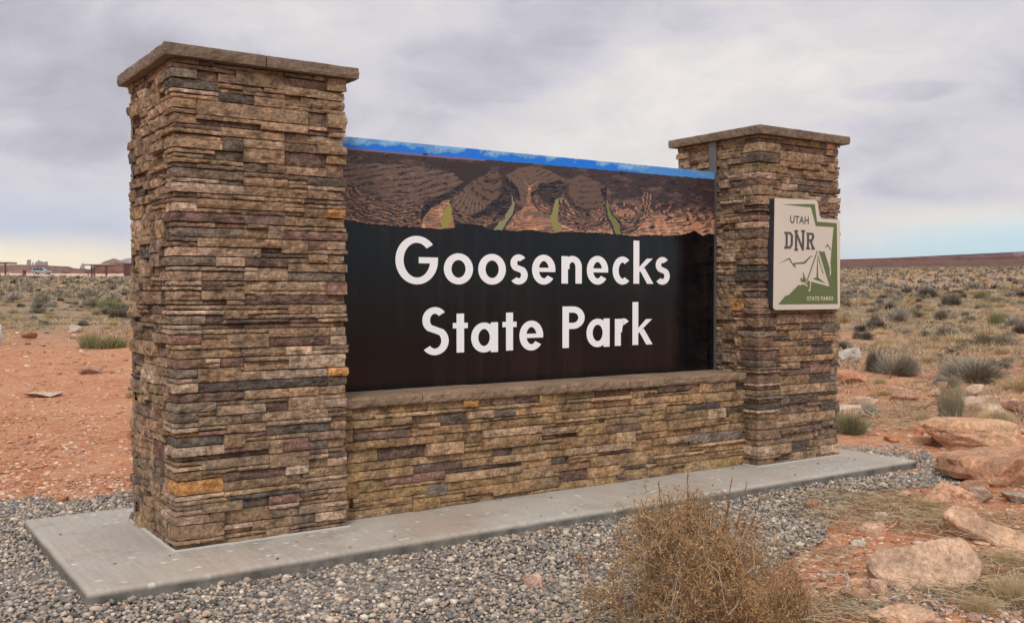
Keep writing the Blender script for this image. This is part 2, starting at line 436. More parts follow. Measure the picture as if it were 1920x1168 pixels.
# gravel area around the slab
M_BED = flat('gravel_bed_grit', (0.16, 0.14, 0.125), 0.95, var=0.35, vscale=60)
def gp(px, py):
    P = hit(px, py, 2, ZG); return (P[0], P[1])
GRAVEL = [gp(-260, 1000), gp(-60, 946), gp(60, 934), gp(150, 938), gp(245, 922), (3.0, 2.3), gp(1568, 818), gp(1650, 826), gp(1730, 845), gp(1790, 875), gp(1800, 905),
          gp(1700, 915), gp(1600, 935), gp(1560, 975), gp(1545, 1015), gp(1480, 1050), gp(1400, 1110), gp(1330, 1200), gp(1200, 1500), gp(300, 2600), (-3.2, -3.4), (-3.6, -1.5)]
def inside(poly, x, y):
    x = np.asarray(x); y = np.asarray(y); c = np.zeros(x.shape, bool); n = len(poly)
    for i in range(n):
        x1, y1 = poly[i]; x2, y2 = poly[(i+1) % n]
        if y1 == y2: continue
        t = ((y1 > y) != (y2 > y)) & (x < (x2-x1)*(y-y1)/(y2-y1)+x1)
        c ^= t
    return c
V = [(x, y, ZG+0.006) for x, y in GRAVEL]
bm = bmesh.new(); vs = [bm.verts.new(v) for v in V]; bm.faces.new(vs); bmesh.ops.triangulate(bm, faces=bm.faces[:])
me = bpy.data.meshes.new('gravel_bed'); bm.to_mesh(me); bm.free(); me.materials.append(M_BED)
o = bpy.data.objects.new('gravel_bed', me); COL.objects.link(o); tag(o, kind='structure')

# ------------------------------------------------------------------ concrete slab
SX0, SX1, SY0, SY1 = -0.598, R+W+0.377, -0.561, D+0.42
def slab():
    # rounded-edge slab: rings of a superellipse-free box profile
    prof = [(0.0, -0.20), (0.0, -0.032), (0.004, -0.018), (0.011, -0.008), (0.022, -0.002), (0.038, 0.0), (0.30, 0.0), (0.55, 0.0)]
    V, Fc = [], []
    nx, ny = 90, 26
    def ring(ins, z):
        pts = []
        x0, x1, y0, y1 = SX0+ins, SX1-ins, SY0+ins, SY1-ins
        for i in range(nx): pts.append((x0+(x1-x0)*i/nx, y0))
        for i in range(ny): pts.append((x1, y0+(y1-y0)*i/ny))
        for i in range(nx): pts.append((x1-(x1-x0)*i/nx, y1))
        for i in range(ny): pts.append((x0, y1-(y1-y0)*i/ny))
        out = []
        for k, (x, y) in enumerate(pts):
            w = 0.004*mn.noise(Vector((x*5, y*5, z*20))) if z < -0.001 else 0
            out.append((x+w, y+w, z + (0.0015*mn.noise(Vector((x*3, y*3, 2))) if -0.03 < z < -0.001 else 0)))
        return out
    rings = [ring(*p) for p in prof[:7]]
    n = len(rings[0])
    for r_ in rings: V += r_
    for a in range(len(rings)-1):
        for k in range(n):
            k2 = (k+1) % n
            Fc.append((a*n+k, a*n+k2, (a+1)*n+k2, (a+1)*n+k))
    Fc.append(tuple((len(rings)-1)*n+k for k in range(n)))
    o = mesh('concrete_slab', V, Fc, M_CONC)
    for p in o.data.polygons: p.use_smooth = len(p.vertices) == 4
    tag(o, 'long pale concrete slab with rounded edges carrying the whole sign monument', 'slab')
slab()

# ------------------------------------------------------------------ ledge stone
PAL = dict(t=(.265, .180, .108), b=(.190, .126, .085), k=(.072, .061, .050), p=(.122, .078, .062), r=(.195, .110, .083), y=(.42, .205, .062),
           l=(.375, .268, .185), o=(.235, .165, .082), g=(.160, .127, .095))
def stone_col(c, rng):
    b = (np.array(PAL[c])*0.80+np.array((.205, .142, .096))*0.20)*np.array((1.32, 1.29, 1.30)); v = rng.uniform(0.82, 1.2); h = rng.uniform(-0.05, 0.05)
    return np.clip(b*v*np.array([1+h, 1, 1-h]), 0, 1)
def stone_mesh(path, z0, z1, rng, back=0.055, cell=0.027, amp=0.0065, proud=0.0):
    """path: list of (x, y, nx, ny) along the stone's outer face, left to right. returns verts, faces"""
    h = z1-z0
    nv = max(2, int(round(h/cell)))
    n = len(path); V = []; idx = {}
    g = 0.0019
    tilt = rng.uniform(-0.12, 0.12); bow = rng.uniform(0.0, 0.0025)
    dz0, dz1 = rng.uniform(0, 0.003), rng.uniform(0, 0.003)
    s1, s2, s3 = rng.uniform(0, 99, 3)
    for j in range(nv+1):
        fz = j/nv
        for i, (x, y, nx, ny) in enumerate(path):
            e = (i in (0, n-1)) or (j in (0, nv))
            z = z0+g+dz0 + (h-2*g-dz0-dz1)*fz
            q = mn.noise(Vector((x*19+s1, y*19+s2, z*30+s3)))*amp*1.5
            d = proud + q + (0 if not e else -rng.uniform(0.0005, 0.0035)) + tilt*(fz-0.5)*min(h, 0.05) - bow*((fz-0.5)*2)**2
            if not e:
                d += rng.uniform(-amp, amp)*0.7
                z += rng.uniform(-0.18, 0.18)*h/nv
            V.append((x+nx*d, y+ny*d, z + (rng.uniform(-0.0012, 0.0012) if e else 0)))
    Fc = []
    for j in range(nv):
        for i in range(n-1):
            a = j*n+i; q = (a, a+1, a+n+1, a+n)
            if (i+j+int(s1)) % 2: Fc += [(q[0], q[1], q[2]), (q[0], q[2], q[3])]
            else: Fc += [(q[0], q[1], q[3]), (q[1], q[2], q[3])]
    nb = len(V)
    for zz in (z0+g, z1-g):                                 # back edge
        for (x, y, nx, ny) in path: V.append((x-nx*back, y-ny*back, zz))
    for i in range(n-1):
        Fc.append((nb+i, nb+i+1, i+1, i))
        t = nv*n; Fc.append((t+i, t+i+1, nb+n+i+1, nb+n+i))
    Fc.append((nb,) + tuple(j*n for j in range(nv+1)) + (nb+n,))
    Fc.append(tuple([nb+n+n-1] + [j*n+n-1 for j in range(nv, -1, -1)] + [nb+n-1]))
    return V, Fc
DU, DZ = 0.0215, 0.0285
class Grid:
    def __init__(s, U, Hh):
        s.nu, s.nz = int(round(U/DU)), int(round(Hh/DZ)); s.du, s.dz = U/s.nu, Hh/s.nz
        s.g = -np.ones((s.nz, s.nu), int); s.r = []
    def put(s, c0, c1, r0, r1, c, corner=None, minw=3, minh=1):
        c0, r0 = max(0, c0), max(0, r0); c1, r1 = min(s.nu, c1), min(s.nz, r1)
        a0 = (c1-c0)*(r1-r0)
        while c1-c0 >= minw and r1-r0 >= minh:
            sub = s.g[r0:r1, c0:c1] >= 0
            if not sub.any(): break
            f = [sub[0].mean(), sub[-1].mean(), sub[:, 0].mean(), sub[:, -1].mean()]
            k = int(np.argmax(f))
            if f[k] == 0: return None
            if k == 0: r0 += 1
            elif k == 1: r1 -= 1
            elif k == 2: c0 += 1
            else: c1 -= 1
        if c1-c0 < minw or r1-r0 < minh or (c1-c0)*(r1-r0) < 0.55*a0: return None
        s.g[r0:r1, c0:c1] = len(s.r); s.r.append([c0, c1, r0, r1, c, corner]); return len(s.r)-1
    def grow(s):
        for rep in range(2):
            for i, q in enumerate(s.r):
                h0 = q[3]-q[2]
                if q[5] == 'fixed': continue
                c0, c1, r0, r1 = q[:4]
                for k in range(1):
                    if rep == 0: pass
                    elif r1 < s.nz and (s.g[r1, c0:c1] < 0).all(): s.g[r1, c0:c1] = i; r1 += 1
                    if rep == 1 and r1-r0 <= 2 and r0 > 0 and (s.g[r0-1, c0:c1] < 0).all(): r0 -= 1; s.g[r0, c0:c1] = i
                    if c1 < s.nu and (s.g[r0:r1, c1] < 0).all(): s.g[r0:r1, c1] = i; c1 += 1
                    if c0 > 0 and (s.g[r0:r1, c0-1] < 0).all(): c0 -= 1; s.g[r0:r1, c0] = i
                q[:4] = [c0, c1, r0, r1]
    def fill(s, rng, pick, wmin=0.10, wmax=0.46, hs=(1, 2, 3), hp=(.24, .46, .30)):
        for r in range(s.nz):
            c = 0
            while c < s.nu:
                if s.g[r, c] >= 0: c += 1; continue
                e = c
                while e < s.nu and s.g[r, e] < 0: e += 1
                w = int(rng.uniform(wmin, wmax)/s.du)
                if e-c-w < 4: w = e-c if e-c < wmax*1.25/s.du else (e-c)//2
                w = min(w, e-c)
                h = int(rng.choice(hs, p=hp)); rr = r
                while rr < min(s.nz, r+h) and (s.g[rr, c:c+w] < 0).all(): rr += 1
                # do not leave one-unit slits above
                pass
                s.g[r:rr, c:c+w] = len(s.r); s.r.append([c, c+w, r, rr, pick(rng, r/s.nz), None]); c += w
        # merge one-unit-high leftovers into the stone below
        for i, q in enumerate(s.r):
            continue
            b = s.g[q[2]-1, q[0]] if q[2] > 0 else -1
            if b >= 0 and s.r[b] and s.r[b][0] == q[0] and s.r[b][1] == q[1] and s.r[b][5] != 'fixed':
                s.r[b][3] = q[3]; s.g[q[2]:q[3], q[0]:q[1]] = b; s.r[i] = None
def picker(w):
    ks = list(w); p = np.array([w[k] for k in ks], float); p /= p.sum()
    return lambda rng, f: str(rng.choice(ks, p=p))

FRONT_L = """@300 100 5.333
90 335 55 110 b|90 335 110 155 b|90 340 160 230 g|355 595 125 165 t|350 535 165 250 b|540 590 180 265 k|600 1230 125 210 b|600 755 190 285 b|765 1240 210 340 t|590 805 290 360 t|90 575 240 350 k|590 810 355 405 t|815 1030 320 385 b|1045 1225 350 415 t|820 1215 395 460 b|1245 1455 195 240 g|1245 1645 250 330 b|1250 1445 305 370 k|1650 1835 265 355 t|1455 1820 340 405 t|1235 1575 370 460 t|1580 1815 405 490 t|100 575 340 395 l|100 395 385 465 t|410 575 400 490 l|590 930 425 530 k|940 1220 505 560 b|1225 1390 450 525 t|1400 1815 475 570 t|1225 1495 530 590 t|1500 1815 560 625 t|100 355 460 550 t|370 1440 535 655 t|1455 1650 605 745 b|1665 1850 630 730 t|100 350 555 610 t|130 350 615 690 t|370 985 630 690 t|370 980 690 745 p|990 1450 690 785 t|1460 1650 725 755 l|1455 1640 755 805 p|1670 1835 730 780 b|1660 1870 775 835 b|110 580 700 770 p|120 580 785 850 t|600 1235 765 835 t|610 1235 838 880 b|1245 1800 805 890 t|160 580 835 935 t|610 820 850 955 k|830 1230 880 985 t|1245 1385 865 910 b|1390 1785 890 940 t|1240 1545 915 1010 b|1555 1835 945 1030 t|130 360 920 970 t|100 360 970 1050 t|375 580 935 1060 t|590 815 960 1050 g
@300 280 5.333
590 785 95 130 b|375 815 120 160 l|375 810 165 210 b|820 1245 20 130 t|820 1240 130 165 l|820 1065 160 240 g|1075 1245 180 205 t|1075 1240 205 255 b|1255 1645 60 175 p|1650 1840 85 165 t|1650 1840 170 285 b|1250 1645 195 270 t|130 360 130 185 k|200 810 200 280 g|120 570 280 350 l|575 810 300 345 b|570 810 345 380 t|820 1450 245 295 b|830 1275 290 365 t|1280 1450 315 345 t|1280 1450 350 385 b|1470 1830 290 370 k|100 810 355 425 l|820 1450 370 470 t|1470 1820 380 405 l|1465 1640 410 490 t|1650 1820 410 495 t|150 360 410 480 b|370 720 425 510 b|740 1040 445 490 t|745 1035 495 530 t|1040 1445 470 550 t|1455 1645 495 545 p|1660 1870 505 570 g|160 360 480 530 b|50 355 535 630 l|365 1230 525 590 t|1235 1430 565 620 t|365 610 575 640 t|620 1430 600 680 b|1450 1650 550 590 t|1445 1650 590 690 t|1660 1840 570 615 t|1660 1840 620 705 y|180 825 650 730 r|835 1245 665 755 p|1255 1435 700 780 t|1445 1840 705 790 t|130 340 725 780 b|350 555 730 790 l|565 865 740 795 t|870 1075 755 800 t|1085 1240 765 885 t|1250 1540 785 825 t|1540 1840 790 830 t|140 820 790 870 g|835 1075 810 880 t|1250 1815 840 910 r|120 365 860 935 g|370 560 870 980 t|570 1200 885 995 t|1210 1445 905 1015 t|1480 1665 910 1020 b|1665 1865 920 1015 t|100 360 930 985 t
@300 460 5.333
120 365 30 120 l|370 980 35 130 l|995 1445 60 145 k|1460 1670 70 150 t|1670 1840 65 100 t|1670 1835 105 160 t|110 550 130 220 g|560 825 140 220 l|105 825 225 255 l|835 1275 145 210 p|1280 1835 160 250 t|835 965 210 255 l|835 965 260 350 l|975 1280 215 360 t|1280 1870 252 285 l|1280 1850 290 370 g|140 380 255 345 l|390 825 260 350 t|100 375 355 410 l|390 605 350 455 p|615 825 350 415 t|615 825 420 460 t|830 1670 370 450 t|1675 1880 380 500 r|50 380 420 460 l|110 385 460 570 l|400 825 465 570 t|830 1095 450 510 t|1100 1675 455 510 t|830 1675 515 575 p|1680 1855 510 575 t|130 610 575 660 t|625 1275 585 655 t|1280 1510 590 660 t|1515 1865 585 685 t|140 600 660 700 l|625 855 655 705 t|865 1275 655 705 t|1280 1515 660 690 b|1280 1865 690 725 l|130 440 710 795 g|445 600 705 790 k|620 710 710 795 t|720 1255 715 795 k|1280 1560 730 785 r|1570 1870 725 780 t|40 375 800 855 l|410 820 800 845 p|830 1680 795 840 b|1690 1845 795 830 r|105 375 860 900 l|410 1065 845 880 t|1075 1275 845 900 t|1285 1690 840 895 t|1700 1845 840 915 l|150 380 900 1015 r|410 655 885 920 b|410 655 920 1015 t|660 1065 885 1015 t|1070 1685 900 1000 p|1690 1850 920 980 l
@300 640 5.333
1510 1855 30 85 t|110 605 60 165 t|610 755 65 150 t|760 845 65 120 t|765 850 120 150 l|850 1250 50 140 t|1265 1505 45 140 l|1515 1840 85 130 l|125 430 165 280 b|435 605 165 215 l|435 605 220 270 t|610 845 155 270 r|855 1270 140 200 t|855 1270 200 265 t|1280 1860 130 235 l|130 370 280 355 g|385 770 280 400 t|795 1000 280 400 t|1015 1670 250 345 l|1675 1860 235 320 y|1015 1330 350 385 t|1335 1665 335 370 b|1670 1830 325 360 l|160 375 360 415 l|390 770 400 430 t|110 375 425 510 l|395 755 430 505 k|800 1660 385 475 k|1670 1850 365 430 g|140 845 510 605 p|860 1090 490 550 t|1100 1285 485 545 t|1290 1560 470 545 t|1565 1865 445 520 t|860 1265 555 620 t|130 850 590 625 r|1270 1640 540 675 l|1640 1830 520 570 t|1645 1865 575 640 l|120 545 630 735 l|550 845 620 660 t|550 845 660 710 t|860 1035 625 715 l|1040 1260 610 690 p|1040 1670 685 785 t|1680 1865 650 700 g|1680 1865 705 745 b|140 370 740 790 g|380 820 725 825 t|825 1030 710 795 b|70 375 795 855 l|1040 1690 790 822 l|1690 1870 740 780 t|1690 1870 785 850 t|380 670 825 875 t|120 380 855 895 l|685 1035 800 930 t|1040 1690 825 900 k|80 375 895 960 y|385 670 875 945 r|1490 1895 850 960 b|1240 1480 895 970 t|1075 1235 910 1000 g|160 620 955 1045 k|640 830 945 1045 t|835 1070 930 1000 t
@300 820 5.31
135 630 65 105 l|640 1070 75 115 t|830 1060 30 65 b|1070 1210 45 75 l|1235 1475 15 135 r|1480 1655 25 115 g|1660 1870 5 90 t|1070 1225 75 150 t|110 440 115 170 l|450 635 95 200 l|655 1070 120 195 p|150 440 170 215 g|1480 1665 115 180 r|1670 1820 95 155 b|1480 1670 185 215 l|410 1080 205 300 t|1085 1470 150 285 t|1670 1850 155 200 g|190 405 225 270 t|60 405 275 345 l|1475 1660 215 320 t|1670 1850 205 295 l|415 760 295 370 t|765 1085 260 335 t|150 400 350 440 t|420 1230 330 405 p|1240 1480 280 350 l|1470 1850 305 390 t|1370 1450 350 430 t|645 1360 395 480 t|160 635 440 555 y|1470 1840 385 440 l|1470 1840 440 520 t|650 1375 490 530 t|660 1375 530 600 k|1380 1480 440 540 b|1380 1490 540 600 k|1490 1670 530 570 b|1490 1670 570 605 t|1675 1830 505 560 l|145 460 555 610 l|470 640 530 580 l|175 650 595 675 t|810 1070 600 680 k|1080 1370 570 645 r|1080 1370 645 680 l|1370 1670 605 655 t|1680 1850 560 620 t|1680 1860 625 655 l|430 800 640 745 t|170 410 685 745 b|810 1075 670 705 t|415 1075 735 840 t|1080 1165 685 730 b|1170 1365 665 775 t|1370 1665 650 750 t|1680 1840 660 700 t|80 405 745 800 l|1275 1615 740 820 b|1620 1875 705 785 l|100 410 800 890 l|640 930 830 885 l|930 1265 800 900 t|640 925 885 930 t|1280 1855 815 865 t|140 635 880 1010 t|645 1045 925 985 t|1050 1275 880 1010 t|1285 1465 880 970 b|1475 1855 860 925 b|165 640 985 1030 t|170 655 1035 1100 b|660 1050 965 1055 t"""
WALL_T = """@640 700 4.1725
50 110 285 355 b|115 260 300 350 t|265 535 270 320 o|540 665 255 300 t|675 930 240 290 t|940 1065 225 260 y|1070 1185 205 245 t|1190 1350 195 235 b|1355 1530 185 225 p|1535 1630 170 210 o|270 675 315 345 l|50 260 355 380 l|120 530 362 405 t|120 540 408 460 t|540 760 340 395 t|765 990 320 385 k|995 1180 300 360 l|940 1195 255 300 t|1200 1435 240 270 l|1190 1360 280 335 g|1365 1669 260 325 t|115 530 460 520 p|540 1165 395 475 t|50 285 530 595 t|290 695 500 560 t|700 940 470 520 t|945 1110 480 535 t|1115 1525 450 490 l|960 1525 505 570 t|1180 1545 330 368 t|1175 1290 375 425 t|1295 1390 370 410 t|1395 1635 350 395 o|115 285 600 670 t|295 665 580 650 p|665 955 550 620 l|550 1185 605 675 t|1190 1340 565 630 p|1345 1669 540 600 t|155 545 655 700 p|50 150 690 765 o|155 375 715 745 t|40 545 735 815 t|550 940 690 770 p|945 1170 660 730 t|1180 1590 620 695 t|1415 1640 670 715 t|820 1405 710 765 k|1410 1669 730 800 t|820 1235 775 815 l|355 815 780 845 r|820 1405 800 870 o|130 340 820 910 o|355 815 838 885 t|130 650 885 960 o|40 130 835 980 o|650 950 895 945 g|960 1175 870 950 t|1180 1335 840 880 t|1190 1535 865 935 t|1540 1669 840 890 t|290 555 940 1020 t|50 280 970 1045 t|60 550 1020 1050 l|555 750 960 1070 o|755 960 930 990 t|755 1060 985 1030 o|1060 1190 945 1000 t|140 545 1045 1120 t
@1020 680 4.4925
50 185 255 310 t|190 405 245 290 o|190 410 290 310 l|415 720 225 270 p|725 930 205 240 p|935 1220 190 235 p|1230 1305 180 240 t|1310 1410 170 230 t|1415 1580 155 205 t|415 710 275 325 l|730 835 250 290 t|840 1215 240 285 t|1365 1685 250 305 t|1220 1360 260 320 t|185 350 345 385 t|360 715 325 375 t|720 1210 295 345 t|920 1215 348 370 l|1220 1490 345 395 k|1495 1690 320 365 t|175 715 382 435 t|390 715 438 465 t|170 385 440 480 p|0 420 490 530 t|510 910 450 510 t|1035 1365 405 455 t|1370 1515 385 470 l|915 1020 430 485 o|1520 1690 370 410 k|1585 1690 410 485 o|1205 1370 445 490 t|820 1035 500 565 t|1035 1205 470 545 t|1210 1410 490 525 o|280 515 505 620 o|0 280 565 600 l|130 275 600 630 p|520 815 545 580 p|820 1210 555 620 t|175 600 615 685 t|605 730 595 635 l|175 715 690 735 l|1355 1690 530 570 t|1230 1690 585 640 g|720 905 660 710 t|1030 1230 640 680 l|900 1020 625 685 o|935 1200 695 755 t|930 1300 760 795 l|1315 1690 645 675 l|1425 1690 680 730 o|0 165 710 790 t|65 190 785 855 k|205 405 760 810 t|395 630 790 830 t|630 920 770 850 t|965 1230 805 850 t|1230 1420 750 790 t|735 955 835 880 p|0 390 845 910 t|375 730 870 940 t|165 365 900 965 p|725 1050 905 970 t|1220 1430 825 865 t|1425 1680 810 890 o|165 715 945 985 o|165 470 995 1050 t|0 165 985 1050 t"""
FRONT_R = """@1340 560 3.435
345 550 110 160 t|550 670 105 155 t|350 555 165 210 t|560 660 165 200 k|490 670 205 240 t|555 670 265 300 k|425 620 300 355 o|620 735 290 350 k|430 735 355 395 t|425 525 400 450 t|430 620 450 490 p|620 730 445 475 r|425 615 490 545 o|615 730 480 530 k|425 735 540 580 t|490 665 630 670 k|430 560 685 720 b|690 740 655 715 k|495 740 725 775 t|670 780 630 660 t|505 620 860 910 t|670 785 840 880 b|620 750 905 945 t|690 800 930 975 l|500 560 920 955 k|360 495 925 970 t|500 620 1005 1050 t|665 800 995 1025 r|680 785 75 100 r|550 665 825 850 p
@1260 240 3.435
705 965 125 170 p|700 950 170 218 t|705 930 222 265 t|770 840 265 310 b|845 1025 272 315 t|775 1020 325 365 g|1025 1080 325 370 t|700 770 350 390 l|775 870 410 450 t|815 890 362 405 k|640 775 392 440 t"""
def parse(txt, yplane, U0, gridH):
    out = []
    for line in txt.strip().split('\n'):
        if line[0] == '@': ox, oy, s = [float(q) for q in line[1:].split()]; continue
        for it in line.split('|'):
            a = it.split(); x0, x1, y0, y1 = [float(q) for q in a[:4]]
            xm, ym = (x0+x1)/2, (y0+y1)/2
            P = [hit(ox+qx/s, oy+qy/s, 1, yplane) for qx, qy in ((x0, ym), (x1, ym), (xm, y0), (xm, y1))]
            out.append((P[0][0]-U0, P[1][0]-U0, P[3][2], P[2][2], a[4]))
    return out

def mesh_join(parts):
    V, Fc, Cc = [], [], []
    for v, f, c in parts:
        b = len(V); V += v; Fc += [tuple(b+i for i in q) for q in f]; Cc += [c]*len(v)
    return V, Fc, np.array(Cc)
def seg(a, b, step):
    n = max(2, int(round(abs(b-a)/step))); return [a+(b-a)*i/n for i in range(n+1)]

def pillar(root, x0, pre, seed, weights, corner_px=None, name='stone'):
    """A square pillar with front (-Y), left (-X), right (+X) and rear faces of ledge stone."""
    rng = np.random.default_rng(seed)
    pick = picker(weights)
    B = 0.0
    gf, gl = Grid(W, H), Grid(D, H)
    stones = []            # (score, V, F, col)
    # corner stones first
    corner = []
    if pre:
        for (u0, u1, z0, z1, c) in pre:
            if u0 < 0.075:
                k = gf.put(0, int(round(u1/gf.du)), int(round(z0/gf.dz)), int(round(z1/gf.dz)), c, 'corner')
        # fill remaining corner column
        r = 0
        while r < gf.nz:
            if gf.g[r, 0] >= 0: r += 1; continue
            e = r
            while e < gf.nz and gf.g[e, 0] < 0: e += 1
            h = min(e-r, int(rng.integers(1, 4)))
            w = int(rng.uniform(0.14, 0.3)/gf.du)
            while w > 3 and (gf.g[r:r+h, :w] >= 0).any(): w -= 1
            gf.g[r:r+h, 0:w] = len(gf.r); gf.r.append([0, w, r, r+h, pick(rng, 0), 'corner']); r += h
        # grow corners upward to close slits
        for i, q in enumerate(gf.r):
            while q[3] < gf.nz and (gf.g[q[3], 0:q[1]] < 0).all(): gf.g[q[3], 0:q[1]] = i; q[3] += 1
        for (u0, u1, z0, z1, c) in pre:
            if u0 >= 0.075 or True:
                gf.put(int(round(u0/gf.du)), int(round(u1/gf.du)), int(round(z0/gf.dz)), int(round(z1/gf.dz)), c, None) if u0 >= 0.075 else None
    else:
        pass
    gf.grow()
    gf.fill(rng, pick)
    for i, q in enumerate(gf.r):
        if q and q[0] == 0 and q[5] is None: q[5] = 'corner'
    # corner returns on the left face
    tog = 0
    for i, q in enumerate(gf.r):
        if q and q[0] == 0:
            wf = (q[1])*gf.du
            w2 = rng.uniform(0.09, 0.17) if wf > 0.3 else rng.uniform(0.12, 0.27)
            n2 = int(round(w2/gl.du)); gl.g[q[2]:q[3], 0:n2] = len(gl.r); gl.r.append([0, n2, q[2], q[3], q[4], 'fixed']); q.append(n2)
    gl.fill(rng, picker(dict(t=46, b=24, o=10, l=10, k=4, p=3, r=2, g=8, y=.4)), 0.14, 0.40, (1, 2, 3, 4), (.18, .40, .30, .12))
    for q in gf.r:
        if not q: continue
        c0, c1, r0, r1, c = q[:5]
        z0, z1 = r0*gf.dz, r1*gf.dz
        pr = float(rng.choice([rng.uniform(-0.012, 0.004), rng.uniform(0.0, 0.016), rng.uniform(0.012, 0.026)], p=[.25, .5, .25]))
        if c in 'p' and rng.random() < .6: pr = rng.uniform(-0.016, 0.0)
        if c in 'l' : pr = max(pr, rng.uniform(0.0, 0.02))
        pr = min(pr, 0.026)
        u0, u1 = c0*gf.du, c1*gf.du
        if q[0] == 0:
            w2 = q[-1]*gl.du - 0.001
            path = [(x0, y, -1, 0) for y in seg(w2, 0.03, 0.035)]
            path = [(x, y, nx, ny) for x, y, nx, ny in path] + [(x0, 0.0, -0.8, -0.8)] + [(x0+x, 0, 0, -1) for x in seg(0.03, u1-0.001, 0.032)]
            pr = max(pr, -0.004)
        elif u1 > W-0.5*gf.du:                       # right end: stones turn the corner a little
            path = [(x0+x, 0, 0, -1) for x in seg(u0+0.001, W-0.012, 0.032)] + [(x0+W-0.004+rng.uniform(-.012, .016), 0.0, 0.35, -1)]
        else:
            path = [(x0+x, 0, 0, -1) for x in seg(u0+0.001, u1-0.001, 0.032)]
        V, Fc = stone_mesh(path, z0, z1, rng, proud=pr, cell=0.022)
        stones.append(((u1-u0)*(z1-z0)*2+10, V, Fc, stone_col(c, rng)))
    for q in gl.r:
        if not q or q[5] == 'fixed': continue
        c0, c1, r0, r1, c = q[:5]
        u0, u1, z0, z1 = c0*gl.du, c1*gl.du, r0*gl.dz, r1*gl.dz
        pr = rng.uniform(-0.012, 0.030)
        path = [(x0, y, -1, 0) for y in seg(min(u1, D)-0.001, u0+0.001, 0.04)]
        V, Fc = stone_mesh(path, z0, z1, rng, proud=pr, amp=0.011, cell=0.026)
        stones.append(((u1-u0)*(z1-z0), V, Fc, stone_col(c, rng)))
    stones.sort(key=lambda s: -s[0])
    for s in stones[:299]:
        mesh('stone', s[1], s[2], M_STONE, root, np.tile(s[3], (len(s[1]), 1)))
    rest = [s[1:] for s in stones[299:]]
    # rear and right faces: seen only from elsewhere, joined
    for face in ('rear', 'right'):
        g = Grid(W if face == 'rear' else D, H); g.fill(rng, pick, 0.16, 0.5, (1, 2, 3), (.2, .45, .35))
        for q in g.r:
            if not q: continue
            u0, u1, z0, z1 = q[0]*g.du, q[1]*g.du, q[2]*g.dz, q[3]*g.dz
            if face == 'rear': path = [(x0+W-u, D, 0, 1) for u in seg(u0+.001, u1-.001, 0.07)]
            else: path = [(x0+W, u, 1, 0) for u in seg(u0+.06 if u0 == 0 else u0+.001, u1-.001, 0.07)]
            V, Fc = stone_mesh(path, z0, z1, rng, proud=rng.uniform(-.008, .02), cell=0.04)
            rest.append((V, Fc, stone_col(q[4], rng)))
    V, Fc, Cc = mesh_join(rest)
    o = mesh('stone_facing', V, Fc, M_STONE, root, Cc); o["kind"] = "stuff"
    box('mortar_core', (x0+0.022, 0.022, 0.002), (x0+W-0.022, D-0.022, H-0.002), M_MORTAR, root)

def rough_slab(name, lo, hi, parent, mat, col, step=0.028, amp=0.0045, seed=0, rough=(1, 1, 1, 1), chip=0.005):
    """box with hand-chiselled sides: rough=(x-, x+, y-, y+) which sides are rock faced"""
    lo, hi = np.array(lo, float), np.array(hi, float); n = [max(2, int(round((hi[i]-lo[i])/step))) for i in range(3)]
    n[2] = max(3, int(round((hi[2]-lo[2])/0.018)))
    V, key, Fc = [], {}, []
    def vid(i, j, k):
        t = (i, j, k)
        if t in key: return key[t]
        p = lo + (hi-lo)*np.array([i/n[0], j/n[1], k/n[2]])
        q = Vector((p[0]*16+seed, p[1]*16, p[2]*22)); a = mn.noise(q)*amp*1.6 + mn.noise(q*2.3)*amp
        edge = 1.0 if k in (0, n[2]) else 0.0
        e = -edge*chip*(0.35+abs(mn.noise(q*0.7+Vector((5, 5, 5)))))
        for side, cond, ax, sg in ((0, i == 0, 0, -1), (1, i == n[0], 0, 1), (2, j == 0, 1, -1), (3, j == n[1], 1, 1)):
            if cond:
                if rough[side]: p[ax] += sg*(a+e)
        if edge and rough and not ((i in (0, n[0])) or (j in (0, n[1]))): p[2] += mn.noise(q*0.6)*0.0012
        key[t] = len(V); V.append(tuple(p)); return key[t]
    def quad(a, b, c, d): Fc.append((a, b, c, d))
    for i in range(n[0]):
        for j in range(n[1]):
            quad(vid(i, j, 0), vid(i, j+1, 0), vid(i+1, j+1, 0), vid(i+1, j, 0)); quad(vid(i, j, n[2]), vid(i+1, j, n[2]), vid(i+1, j+1, n[2]), vid(i, j+1, n[2]))
        for k in range(n[2]):
            quad(vid(i, 0, k), vid(i+1, 0, k), vid(i+1, 0, k+1), vid(i, 0, k+1)); quad(vid(i, n[1], k), vid(i, n[1], k+1), vid(i+1, n[1], k+1), vid(i+1, n[1], k))
    for j in range(n[1]):
        for k in range(n[2]):
            quad(vid(0, j, k), vid(0, j, k+1), vid(0, j+1, k+1), vid(0, j+1, k)); quad(vid(n[0], j, k), vid(n[0], j+1, k), vid(n[0], j+1, k+1), vid(n[0], j, k+1))
    return mesh(name, V, Fc, mat, parent, np.tile(np.array(col), (len(V), 1)))

